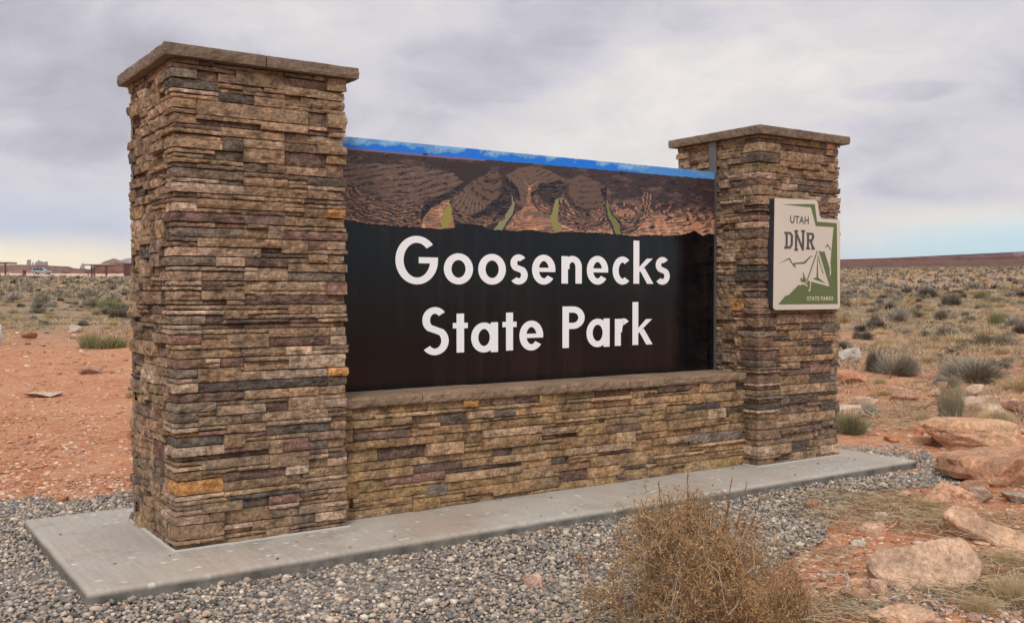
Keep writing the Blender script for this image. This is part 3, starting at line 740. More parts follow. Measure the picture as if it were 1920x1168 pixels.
WT = dict(t=40, b=15, o=12, l=12, k=7, p=6, r=4, g=8, y=1)
WTR = dict(t=34, b=24, o=8, l=8, k=9, p=9, r=5, g=10, y=.5)
CAPC = (0.185, 0.138, 0.098)
OV, CT = 0.067, 0.069
M_TRIM = flat('pale_caulk', (0.55, 0.53, 0.49), 0.7)
def pillar_caps(root, x0, xs, ys, seed):
    rng = np.random.default_rng(seed)
    for i in range(len(xs)-1):
        for j in range(len(ys)-1):
            lo = (x0+xs[i]+(0.003 if i else 0), ys[j]+(0.003 if j else 0), H+0.001); hi = (x0+xs[i+1]-(0.003 if i < len(xs)-2 else 0), ys[j+1]-(0.003 if j < len(ys)-2 else 0), H+CT+rng.uniform(-.001, .003))
            c = np.array(CAPC)*rng.uniform(0.92, 1.08)
            rough_slab('cap_stone', lo, hi, root, M_CAP, c, seed=seed+i*3+j, rough=(i == 0, i == len(xs)-2, j == 0, j == len(ys)-2))
rootL = tag(empty('stone_pillar', (0, 0, 0)), 'large near stone pillar at the left end of the black sign, nothing mounted on it', 'pillar')
pillar(rootL, 0.0, parse(FRONT_L, 0.0, 0.0, H), 11, WT)
pillar_caps(rootL, 0.0, [-OV, hit(500, 125, 1, -OV)[0], W+OV], [-OV, 0.47, D+OV], 3)
rootR = tag(empty('stone_pillar', (R, 0, 0)), 'far stone pillar at the right end, carrying the green and white state parks plaque', 'pillar')
# stones are written in world coordinates: keep the empty at the base and shift children
pillar(rootR, R, [(0.0, 0.18, 0, 0.05, 't')] + parse(FRONT_R, 0.0, R, H), 23, WTR)
pillar_caps(rootR, R, [-OV, 0.62, W+OV], [-OV, 0.52, D+OV], 9)
for ch in list(rootR.children): ch.location = (-R, 0, 0)
def trim(root, x0, off):
    V, Fc = boxes([((x0-0.028-off[0], -0.030, 0.001), (x0+W+0.012-off[0], -0.012, 0.010)), ((x0-0.028-off[0], -0.0115, 0.001), (x0-0.010-off[0], D+0.01, 0.010))])
    mesh('base_trim', V, Fc, M_TRIM, root)
trim(rootL, 0, (0, 0)); trim(rootR, R, (R, 0))

# low wall between the pillars
rootW = tag(empty('low_stone_wall', (W, YW, 0)), 'low stone wall between the two pillars, under the black sign panel', 'wall')
def low_wall():
    rng = np.random.default_rng(37); Lw = R-W
    HB = HW-0.068
    g = Grid(Lw, HB); pick = picker(dict(t=50, o=22, l=10, b=6, p=4, g=3, k=2, r=2))
    for (u0, u1, z0, z1, c) in parse(WALL_T, YW, W, HB):
        g.put(int(round(u0/g.du)), int(round(u1/g.du)), int(round(z0/g.dz)), int(round(z1/g.dz)), c)
    g.grow(); g.fill(rng, pick)
    st = []
    for q in g.r:
        if not q: continue
        u0, u1, z0, z1 = q[0]*g.du, q[1]*g.du, q[2]*g.dz, q[3]*g.dz
        pr = float(rng.choice([rng.uniform(-0.012, 0.004), rng.uniform(0.0, 0.016), rng.uniform(0.012, 0.026)], p=[.25, .5, .25]))
        if q[4] in 'pk' and rng.random() < .6: pr = rng.uniform(-0.016, 0.0)
        if q[4] == 'l': pr = rng.uniform(0.012, 0.028)
        path = [(W+u, YW, 0, -1) for u in seg(u0+.001, u1-.001, 0.034)]
        V, Fc = stone_mesh(path, z0, z1, rng, proud=pr, cell=0.024)
        col = stone_col(q[4], rng)
        if q[4] in 'tlo': col = col*np.array([1.05, 1.0, 0.88])
        st.append(((u1-u0)*(z1-z0), V, Fc, col))
    st.sort(key=lambda s: -s[0])
    for s in st[:299]: mesh('stone', s[1], s[2], M_STONE, rootW, np.tile(s[3], (len(s[1]), 1)))
    rest = [s[1:] for s in st[299:]]
    YB = 2*YP-YW
    g = Grid(Lw, HB); g.fill(rng, pick, 0.2, 0.5, (1, 2, 3), (.2, .45, .35))
    for q in g.r:
        if not q: continue
        path = [(R-u, YB, 0, 1) for u in seg(q[0]*g.du+.001, q[1]*g.du-.001, 0.08)]
        V, Fc = stone_mesh(path, q[2]*g.dz, q[3]*g.dz, rng, proud=rng.uniform(-.008, .02), cell=0.04)
        rest.append((V, Fc, stone_col(q[4], rng)))
    V, Fc, Cc = mesh_join(rest); o = mesh('stone_facing', V, Fc, M_STONE, rootW, Cc); o["kind"] = "stuff"
    box('mortar_core', (W+0.03, YW+0.022, 0.002), (R-0.03, YB-0.022, HB-0.002), M_MORTAR, rootW)
    cuts = [W+0.03] + [hit(px, 722, 1, YW-0.03)[0] for px in (792, 926, 1064, 1182, 1290)] + [R-0.022]
    for i in range(len(cuts)-1):
        c = np.array((0.25, 0.172, 0.115))*rng.uniform(0.93, 1.08)
        rough_slab('coping_stone', (cuts[i]+0.0025, YW-0.035, HB+0.001), (cuts[i+1]-0.0025, YB+0.03, HW-0.001+rng.uniform(-.002, .001)), rootW, M_CAP, c, seed=50+i*7, amp=0.006, rough=(0, 0, 1, 1), chip=0.009)
    for ch in rootW.children: ch.location = (-W, -YW, 0)
low_wall()

# ------------------------------------------------------------------ sign panel with its printed picture
M_BLACK = flat('black_panel', (0.0095, 0.009, 0.011), 0.16, var=0.35, vscale=2.0)
M_BLACK.node_tree.nodes['Principled BSDF'].inputs['Specular IOR Level'].default_value = 0.35
def streaks():
    nt = M_BLACK.node_tree; N = nt.nodes.new; L = nt.links.new; b = nt.nodes['Principled BSDF']
    tc = N('ShaderNodeTexCoord'); k = N('ShaderNodeMapping'); k.inputs['Scale'].default_value = (14, 1, 0.8); L(tc.outputs['Object'], k.inputs[0])
    n = N('ShaderNodeTexNoise'); n.inputs['Scale'].default_value = 1.4; n.inputs['Detail'].default_value = 7; L(k.outputs[0], n.inputs['Vector'])
    n2 = N('ShaderNodeTexNoise'); n2.inputs['Scale'].default_value = 1.6; n2.inputs['Detail'].default_value = 3; L(tc.outputs['Object'], n2.inputs['Vector'])
    mu = N('ShaderNodeMath'); mu.operation = 'MULTIPLY'; L(n.outputs[0], mu.inputs[0]); L(n2.outputs[0], mu.inputs[1])
    r = N('ShaderNodeMapRange'); L(mu.outputs[0], r.inputs[0]); r.inputs[1].default_value = 0.22; r.inputs[2].default_value = 0.40
    x = N('ShaderNodeMix'); x.data_type = 'RGBA'; L(r.outputs[0], x.inputs[0]); x.inputs[6].default_value = (0.0035, 0.0032, 0.005, 1); x.inputs[7].default_value = (0.012, 0.009, 0.010, 1)
    L(x.outputs[2], b.inputs['Base Color'])
streaks()
M_WHITE = flat('white_lettering', (0.88, 0.90, 0.93), 0.5)
M_METAL = flat('grey_metal', (0.13, 0.13, 0.135), 0.5, 0.3, var=0.15)
rootP = tag(empty('sign_panel', (W, YP, HW)), 'wide black sign panel with white Goosenecks State Park lettering and canyon picture', 'sign')
def P_(o): o.location = (-W, -YP, -HW); return o
panel_th = 0.05
P_(box('panel_board', (W-0.008, YP+0.003, HW), (R-0.03, YP+panel_th, ZT-0.002), M_BLACK, rootP))
P_(box('side_channel', (R-0.029, YP-0.018, HW+0.002), (R-0.0275+0.006, YP+panel_th+0.02, H-0.002), M_METAL, rootP))
P_(box('side_channel', (W+0.022, YP-0.018, HW+0.002), (W+0.027, YP+panel_th+0.02, H-0.002), M_METAL, rootP))

def artwork():
    S = 2.6667
    def q(pts, ox=640, oy=240, s=S):
        return [tuple(hit(ox+x/s, oy+y/s, 1, YP)[[0, 2]]) for x, y in pts]
    x0, x1 = W-0.006, R-0.031
    zlo = min(p[1] for p in q([(0, 445), (1875, 560), (1000, 545)])) - 0.01
    nx, nz = 860, 190
    xs = np.linspace(x0, x1, nx+1); zs = np.linspace(zlo, ZT-0.001, nz+1)
    X, Z = np.meshgrid((xs[:-1]+xs[1:])/2, (zs[:-1]+zs[1:])/2)
    # picture coordinates: invert through projection
    Px, Py, _ = to_px(np.stack([X.ravel(), np.full(X.size, YP), Z.ravel()], 1))
    U = ((Px-640)*S).reshape(X.shape); Vv = ((Py-240)*S).reshape(X.shape)
    rng = np.random.default_rng(77)
    def fbm(u, v, f, oct=4, seed=0):
        r = np.random.default_rng(seed); s = 0; a = 1.0
        for o in range(oct):
            for k in range(3):
                th = r.uniform(0, 6.28); ph = r.uniform(0, 6.28)
                s = s + a*np.sin(f*(u*math.cos(th)+v*math.sin(th))+ph + 1.7*np.sin(0.6*f*(v*math.cos(th)-u*math.sin(th))+ph*2))/3
            f *= 2.05; a *= 0.6
        return s
    Uw = U + 7*fbm(U, Vv, 0.03, 4, 1); Vw = Vv + 5*fbm(U, Vv, 0.03, 4, 2)
    C = np.zeros(X.shape+(3,))
    def srgb(r, g, b):
        c = np.array([r, g, b])/255.0; return np.where(c <= 0.04045, c/12.92, ((c+0.055)/1.055)**2.4)*1.15
    G1, G2, G3, PK, DK, LT = srgb(58, 47, 50), srgb(80, 66, 64), srgb(106, 86, 76), srgb(172, 126, 100), srgb(26, 24, 36), srgb(190, 150, 118)
    n1 = fbm(U*0.35, Vv, 0.07, 5, 4); n2 = fbm(U, Vv, 0.12, 4, 5)
    def inp(pts, u=None, v=None): return inside(pts, Uw if u is None else u, Vw if v is None else v)
    # ground: strata
    C[:] = G1
    depth = (Vv - (95+U*0.087))/330.0
    C[n1+depth*1.6 > 0.75] = G2; C[n1+depth*1.8 > 1.35] = G3
    low = depth + 0.13*n2 + np.where(U > 1350, 0.25, 0) + np.where(U < 380, -0.10, 0) - np.where((U > 420) & (U < 850), 0.2, 0)
    C[low > 0.82] = PK; C[(low > 1.05) & (n2 > 0.35)] = LT
    n3 = fbm(U*0.45, Vv*1.3, 0.09, 5, 6); n4 = fbm(U*0.25, Vv, 0.16, 4, 16)
    C[(n4 > 0.9) & (depth > 0.2)] = G3*0.9; C[(n4 < -1.0)] = DK
    strat = np.sin(0.20*(Vv + 0.10*U - 0.00012*(U-300)**2) + 4.5*fbm(U*0.35, Vv, 0.02, 5, 8))
    C[(strat > 0.62) & (n3 > -0.2) & (U < 640) & (low < 0.95)] = DK
    strat2 = np.sin(0.17*(Vv - 0.22*U) + 4.0*fbm(U*0.4, Vv, 0.02, 5, 9))
    C[(strat2 > 0.78) & (n3 > 0) & (U > 1150) & (low < 0.85)] = DK
    C[(n3 > 0.75) & (low > 0.75)] = DK; C[(n3 < -0.8) & (low > 0.75)] = G3
    def poly(pts, c): C[inp(pts)] = c
    def loops(cx, cy, ax, ay, e0, e1, freq, u0, u1, tone=1.0):
        e = np.sqrt(((Uw-cx)/ax)**2+((Vw-cy)/ay)**2); w = np.sin(e*freq+3.2*n3+1.2*n1)
        M = (e > e0) & (e < e1) & (Vv > cy+15+22*n1+0.10*np.abs(U-cx)) & (U > u0) & (U < u1)
        C[M] = G3*tone; C[M & (w > 0.2)] = DK; C[M & (w < -0.6) & (n4 > -0.3)] = PK*0.85*tone; C[M & (w < -0.92) & (n4 > 0.5)] = LT*tone; C[M & (n3 > 0.9)] = G2
    # canyon wall band right of the left mesa
    poly([(540, 170), (700, 180), (760, 215), (640, 300), (590, 330), (560, 280)], G1*0.8)
    poly([(0, 180), (300, 180), (560, 225), (612, 275), (500, 325), (440, 352), (395, 382), (372, 420), (300, 395), (200, 330), (90, 280), (0, 250)], G3*0.85)
    M = inp([(0, 180), (300, 180), (560, 225), (612, 275), (500, 325), (440, 352), (395, 382), (372, 420), (300, 395), (200, 330), (90, 280), (0, 250)])
    s3 = np.sin(0.24*(Vv+0.13*U)+4*fbm(U*0.4, Vv, 0.022, 5, 12)); C[M & (s3 > 0.55) & (n3 > -0.25)] = DK; C[M & (s3 < -0.55) & (n2 > 0.1)] = G3*1.25
    poly([(612, 278), (560, 345), (490, 385), (440, 410), (405, 455), (392, 500), (378, 470), (385, 410), (440, 362), (520, 328)], DK)
    poly([(440, 410), (545, 350), (560, 420), (565, 505), (400, 500), (405, 455)], PK*0.8)
    poly([(548, 368), (556, 420), (540, 498), (500, 500), (515, 425)], srgb(138, 132, 66))
    # second butte
    poly([(556, 380), (700, 400), (800, 330), (835, 250), (845, 300), (800, 420), (715, 508), (565, 508)], DK)
    B1 = [(565, 350), (620, 300), (690, 245), (745, 212), (790, 222), (805, 275), (785, 340), (730, 395), (660, 428), (600, 436), (562, 420), (554, 385)]
    poly(B1, G3*0.8); M = inp(B1)
    d1 = np.sqrt(((U-760)/190)**2+((Vv-215)/215)**2); s4 = np.sin(30*d1+1.6*n3); C[M & (s4 > 0.8) & (n1 > -0.6)] = DK
    th = np.arctan2(Vv-260, U-690); C[M & (d1 > 0.8) & (np.sin(46*th+n1*2) > 0.75)] = G3*1.5
    poly([(800, 250), (840, 300), (850, 380), (800, 470), (750, 510), (715, 508), (790, 400), (812, 320)], G1*0.9)
    poly([(806, 275), (842, 292), (870, 385), (858, 445), (812, 514), (750, 514), (812, 430), (834, 385), (817, 330)], DK)
    poly([(815, 285), (835, 300), (862, 385), (850, 440), (800, 512), (760, 512), (820, 430), (842, 385), (825, 330)], srgb(128, 130, 98))
    loops(690, 320, 135, 118, 1.08, 1.5, 52, 560, 820, 0.72)
    poly([(800, 250), (840, 300), (850, 380), (820, 430), (760, 470), (800, 380), (812, 320)], DK)
    # middle buttes
    C2 = [(830, 240), (890, 195), (960, 190), (1050, 215), (1110, 260), (1125, 300), (1040, 290), (960, 330), (950, 390), (930, 400), (880, 370), (870, 320)]
    poly(C2, G3*0.9); M = inp(C2); s5 = np.sin(0.25*(Vv+abs(U-945)*0.5)+n2); C[M & (s5 > 0.8) & (n3 > 0)] = DK
    poly([(900, 255), (945, 290), (1000, 255), (950, 300), (952, 395), (930, 390), (938, 300)], PK*0.75)
    poly([(850, 255), (880, 300), (895, 370), (868, 350), (845, 300)], DK)
    poly([(858, 512), (880, 420), (935, 385), (945, 370), (1000, 410), (1052, 440), (1048, 522)], PK*0.85)
    M = inp([(858, 512), (880, 420), (935, 385), (945, 370), (1000, 410), (1052, 440), (1048, 522)]); C[M & (n1 > 0.5)] = G3*1.1
    poly([(952, 330), (1000, 280), (1100, 262), (1122, 312), (1070, 350), (1035, 425), (1020, 430), (1000, 380), (960, 372)], DK)
    poly([(1000, 330), (1060, 300), (1045, 350), (1022, 400)], G1)
    poly([(1070, 352), (1112, 346), (1090, 400), (1082, 460), (1106, 520), (1070, 522), (1045, 470), (1052, 400)], srgb(132, 130, 80))
    poly([(1095, 365), (1140, 400), (1200, 440), (1320, 470), (1335, 525), (1110, 520), (1085, 460)], PK*0.9)
    M = inp([(1095, 365), (1140, 400), (1200, 440), (1320, 470), (1335, 525), (1110, 520), (1085, 460)]); s6 = np.sin(0.3*(Vv-0.3*U)+n2); C[M & (s6 > 0.65) & (n3 > -.3)] = DK; C[M & (n1 > 0.7)] = LT
    poly([(1115, 270), (1130, 340), (1190, 395), (1250, 418), (1310, 410), (1325, 350), (1340, 360), (1335, 440), (1310, 475), (1240, 460), (1160, 430), (1110, 350)], DK)
    B2 = [(1130, 265), (1200, 240), (1270, 262), (1312, 300), (1322, 350), (1306, 395), (1250, 408), (1185, 385), (1135, 330)]
    poly(B2, G3*0.8); M = inp(B2); s7 = np.sin(0.22*(Vv+0.0016*(U-1225)**2)+n2); C[M & (s7 > 0.8) & (n3 > -.2)] = DK
    poly([(1285, 300), (1330, 300), (1325, 345), (1350, 420), (1340, 440), (1318, 380)], DK)
    loops(1225, 320, 100, 92, 1.06, 2.1, 40, 1085, 1345)
    loops(1420, 300, 90, 150, 1.0, 1.55, 34, 1350, 1560)
    loops(330, 215, 300, 165, 0.98, 1.7, 60, 0, 400, 0.8)
    loops(1050, 300, 75, 90, 0.9, 1.5, 36, 960, 1050)
    poly([(1322, 352), (1352, 415), (1395, 476), (1405, 534), (1364, 537), (1336, 462), (1312, 395)], DK)
    poly([(1328, 360), (1345, 420), (1387, 480), (1397, 532), (1372, 535), (1345, 460), (1320, 395)], srgb(112, 114, 68))
    lum = C.sum(-1); dk = np.abs(C-DK).sum(-1) < 1e-4; pk = (C[..., 0] > PK[0]*0.72) & (C[..., 0] < PK[0]*1.02) & (C[..., 1] < C[..., 0]*0.8)
    ly = np.sin(0.42*(Vv+0.35*np.abs(U-940)*0.4)+3.5*fbm(U*0.5, Vv, 0.025, 5, 41))
    C[dk & (ly > 0.62) & (n4 > -0.2)] = G2; C[dk & (ly < -0.8) & (n3 > 0.2)] = G3
    C[pk & (ly > 0.70) & (n4 > -0.3)] = G2; C[pk & (n3 > 0.8)] = LT; C[pk & (n3 < -0.7)] = G3
    # sky strip and its clouds
    top = 45+U*0.0904; bot = 97+U*0.0862
    sky = Vv < bot+2*n2
    m2 = (Vv < bot+9) & (U < 720); C[m2] = srgb(120, 96, 120)
    t = (Vv-top)/(bot-top+1e-6)
    C[sky] = srgb(20, 112, 212)
    C[sky & (U > 1500)] = srgb(70, 135, 205)
    k = fbm(U, Vv*2.2, 0.022, 4, 21)
    C[sky & (k + (0.55 - t)*1.6 + np.where(U < 620, 0.45, 0) > 0.45)] = srgb(92, 146, 196)
    C[sky & (k + (0.4 - t)*1.8 + np.where(U < 620, 0.3, 0) > 0.8)] = srgb(122, 168, 214)
    C[sky & (k + (0.3 - t)*1.6 > 1.35)] = srgb(150, 190, 220)
    C[(np.abs(U-420) < 14) & (np.abs(Vv-133) < 4)] = DK
    # torn lower edge
    ex = [0, 100, 200, 300, 400, 480, 565, 575, 700, 720, 780, 870, 940, 1050, 1130, 1200, 1300, 1400, 1480, 1540, 1640, 1700, 1740, 1765, 1800, 1850, 1900]
    ey = [455, 470, 486, 492, 500, 506, 503, 478, 486, 505, 510, 514, 508, 524, 518, 521, 526, 534, 541, 534, 540, 534, 524, 512, 538, 530, 528]
    edge = np.interp(U, ex, ey) + 3*fbm(U, Vv*0, 0.08, 3, 31)
    C[Vv > edge] = np.array([0.006, 0.0055, 0.0075])
    keep = (Vv <= edge+2)
    gx, gz = np.meshgrid(np.arange(nx+1), np.arange(nz+1))
    Vx = np.stack([xs[gx].ravel(), np.full(gx.size, YP), zs[gz].ravel()], 1)
    base = (np.arange(nz)[:, None]*(nx+1)+np.arange(nx)[None, :])
    Fc = np.stack([base, base+1, base+nx+2, base+nx+1], -1)[keep]
    o = bigmesh('canyon_picture', Vx, Fc.reshape(-1, 4), M_PRINT)
    o.parent = rootP; P_(o)
    a = o.data.color_attributes.new('col', 'FLOAT_COLOR', 'CORNER')
    cc = np.ones((len(Fc), 4, 4), np.float32); cc[:, :, :3] = C[keep][:, None, :]
    a.data.foreach_set('color', cc.ravel())
    o.data.update()
artwork()

# ---- lettering: glyphs drawn with pen strokes (geometric sans)
def stroke(pts, w, closed=False):
    """ribbon polygon strip along pts of width w -> list of quads (2D)"""
    pts = [np.array(p, float) for p in pts]; n = len(pts); L_, R_ = [], []
    for i in range(n):
        a = pts[i-1] if (i > 0 or closed) else None; b = pts[(i+1) % n] if (i < n-1 or closed) else None
        d = np.zeros(2)
        if a is not None: t = pts[i]-a; d1 = t/np.linalg.norm(t); d = d + d1
        if b is not None: t = b-pts[i]; d2 = t/np.linalg.norm(t); d = d + d2
        d /= np.linalg.norm(d); nrm = np.array([-d[1], d[0]])
        ww = w[i] if hasattr(w, '__len__') else w
        k = 1.0
        if a is not None and b is not None: k = 1/max(0.5, float(np.dot(d, d1)))
        L_.append(pts[i]+nrm*ww/2*k); R_.append(pts[i]-nrm*ww/2*k)
    out = []
    for i in range(n if closed else n-1):
        j = (i+1) % n; out.append([R_[i], R_[j], L_[j], L_[i]])
    return out
def arc(cx, cy, rx, ry, a0, a1, n=40): return [(cx+rx*math.cos(math.radians(a0+(a1-a0)*i/n)), cy+ry*math.sin(math.radians(a0+(a1-a0)*i/n))) for i in range(n+1)]
def rect(x0, y0, x1, y1): return [[np.array(p) for p in ((x0, y0), (x1, y0), (x1, y1), (x0, y1))]]
def glyph(ch, w, h, s, X=None, asc=None):
    """pieces (lists of quads); w advance width of ink, h height of ink box; s stroke"""
    rx, ry = w/2-s/2, h/2-s/2; cx, cy = w/2, h/2; P = []
    if ch == 'o': P.append(stroke(arc(cx, cy, rx, ry, 0, 360, 56)[:-1], s, True))
    elif ch == 'e':
        P.append(stroke(arc(cx, cy, rx, ry, 0, 322, 50), s)); P.append(rect(s*0.6, cy-s*0.36, w-0.001, cy+s*0.30))
    elif ch == 'c': P.append(stroke(arc(w*0.58, cy, w*0.58-s/2, ry, 50, 310, 40), s))
    elif ch in 'sS':
        t1 = 0.47*(h-s)/2; t2 = 0.53*(h-s)/2; r1, r2 = w*0.45-s/2, w/2-s/2
        a = arc(w*0.50, h-s/2-t1, r1, t1, 38, 232, 26); b = arc(w*0.50, s/2+t2, r2, t2, 52, -142, 26)
        P.append(stroke(a+b, s*0.97)); return P
        pts = [(w*0.86, h*0.79), (w*0.74, h-s*0.55), (w*0.52, h-s*0.5), (w*0.30, h-s*0.66), (w*0.20, h*0.73), (w*0.29, h*0.59), (w*0.52, h*0.51), (w*0.74, h*0.42), (w-s*0.5, h*0.28), (w*0.76, s*0.66), (w*0.48, s*0.5), (w*0.24, s*0.62), (w*0.07, h*0.24)]
        # Catmull-Rom
        q = []; p = [np.array(a, float) for a in pts]; p = [2*p[0]-p[1]]+p+[2*p[-1]-p[-2]]
        for i in range(1, len(p)-2):
            for t in np.linspace(0, 1, 5)[:-1]:
                q.append(0.5*((2*p[i])+(-p[i-1]+p[i+1])*t+(2*p[i-1]-5*p[i]+4*p[i+1]-p[i+2])*t*t+(-p[i-1]+3*p[i]-3*p[i+1]+p[i+2])*t**3))
        q.append(p[-2]); P.append(stroke(q, s*0.96))
    elif ch == 'n':
        P.append(rect(0, 0, s, h*0.985)); P.append(stroke([(s*0.75, h*0.52)] + arc(w/2+s*0.1, h*0.60, w/2-s*0.6, h*0.40-s/2, 165, 0, 22) + [(w-s/2, h*0.4), (w-s/2, 0)], s))
    elif ch == 'k':
        P.append(rect(0, 0, s, asc)); P.append([[np.array(a) for a in ((s*0.9, h*0.42), (s*0.95, h*0.66), (w*0.70, h*0.98), (w*0.98, h*0.98))]]) 
        P[-1] = [[np.array(a) for a in ((s*0.8, h*0.40), (w*0.97, h*0.98), (w*0.67, h*0.98), (s*0.8, h*0.60))]]
        P.append([[np.array(a) for a in ((w*0.68, 0), (w, 0), (w*0.55, h*0.62), (w*0.33, h*0.50))]])
    elif ch == 't': P.append(rect(w/2-s/2, 0, w/2+s/2, asc)); P.append(rect(0, h-s*0.82, w, h))
    elif ch == 'a':
        P.append(stroke(arc((w-s*0.15)/2, cy, (w-s*0.15)/2-s/2, ry, 0, 360, 50)[:-1], s*0.98, True)); P.append(rect(w-s, 0, w, h))
    elif ch == 'r':
        P.append(rect(0, 0, s, h*0.985)); P.append(stroke([(s*0.7, h*0.5)] + arc(s*0.7+(w-s)*0.55, h*0.56, (w-s)*0.55, h*0.44-s/2, 165, 52, 14), s))
    elif ch == 'P':
        P.append(rect(0, 0, s, h)); rr = h*0.545
        P.append(stroke([(s*0.5, h-s/2), (w-rr/2, h-s/2)] + arc(w-rr/2, h-rr/2, rr/2-s/2, rr/2-s/2, 88, -88, 24) + [(w-rr/2, h-rr+s/2), (s*0.5, h-rr+s/2)], s))
    elif ch == 'G':
        P.append(stroke(arc(cx, cy, rx, ry, 42, 352, 60), s)); P.append([[np.array(a) for a in ((w*0.54, cy-s*0.45), (w*0.995, cy-s*0.45), (w*1.0, cy+s*0.45), (w*0.54, cy+s*0.45))]])
    return P
def letter_obj(name, pieces, ox, oz, y, mat, parent, th=0.0012):
    V, Fc = [], []
    for k, pc in enumerate(pieces):
        yy = y - th - 0.00025*k
        for q in pc:
            b = len(V)
            for p in q: V.append((ox+p[0], yy, oz+p[1]))
            Fc.append((b, b+1, b+2, b+3))
    o = mesh(name, V, Fc, mat, parent); return o
def lettering():
    s6 = 2.6667
    def at6(x, y): P = hit(640+x/s6, 420+y/s6, 1, YP); return P[0], P[2]
    def line(chars, base_y, base_x, xh_y, asc_y, cap_y, over, stk):
        zb = at6(base_x, base_y)[1]; xh = at6(base_x, xh_y)[1]-zb
        for ch, xa, xb, ya, yb in chars:
            xm = (xa+xb)/2; x0 = at6(xa, (ya+yb)/2)[0]; x1 = at6(xb, (ya+yb)/2)[0]
            zt, z0 = at6(xm, ya)[1], at6(xm, yb)[1]
            w = x1-x0; h = zt-z0; asc = None
            if ch in 'kt': asc = h; h = xh*0.985
            KX = 1.33
            pcs = [[[p*np.array((KX, 1.0)) for p in q4] for q4 in pc] for pc in glyph(ch, w/KX, h, stk, asc=asc)]
            o = letter_obj('letter', pcs, x0, z0, YP, M_WHITE, rootP); P_(o)
    line([('G', 270, 483, 60, 302), ('o', 512, 658, 147, 302), ('o', 684, 822, 150, 303), ('s', 840, 932, 152, 303), ('e', 953, 1070, 154, 303), ('n', 1100, 1202, 160, 298), ('e', 1227, 1334, 160, 303),
          ('c', 1356, 1441, 163, 303), ('k', 1460, 1560, 85, 299), ('s', 1567, 1642, 165, 304)], 298, 1150, 160, 85, 60, 3, 0.0495)
    line([('S', 397, 537, 415, 656), ('t', 557, 632, 448, 642), ('a', 648, 783, 492, 642), ('t', 805, 876, 443, 632), ('e', 890, 1009, 483, 632), ('P', 1105, 1216, 412, 618), ('a', 1225, 1341, 473, 615),
          ('r', 1367, 1437, 472, 608), ('k', 1455, 1556, 390, 603)], 606, 1400, 472, 390, 412, 3, 0.0495)
lettering()

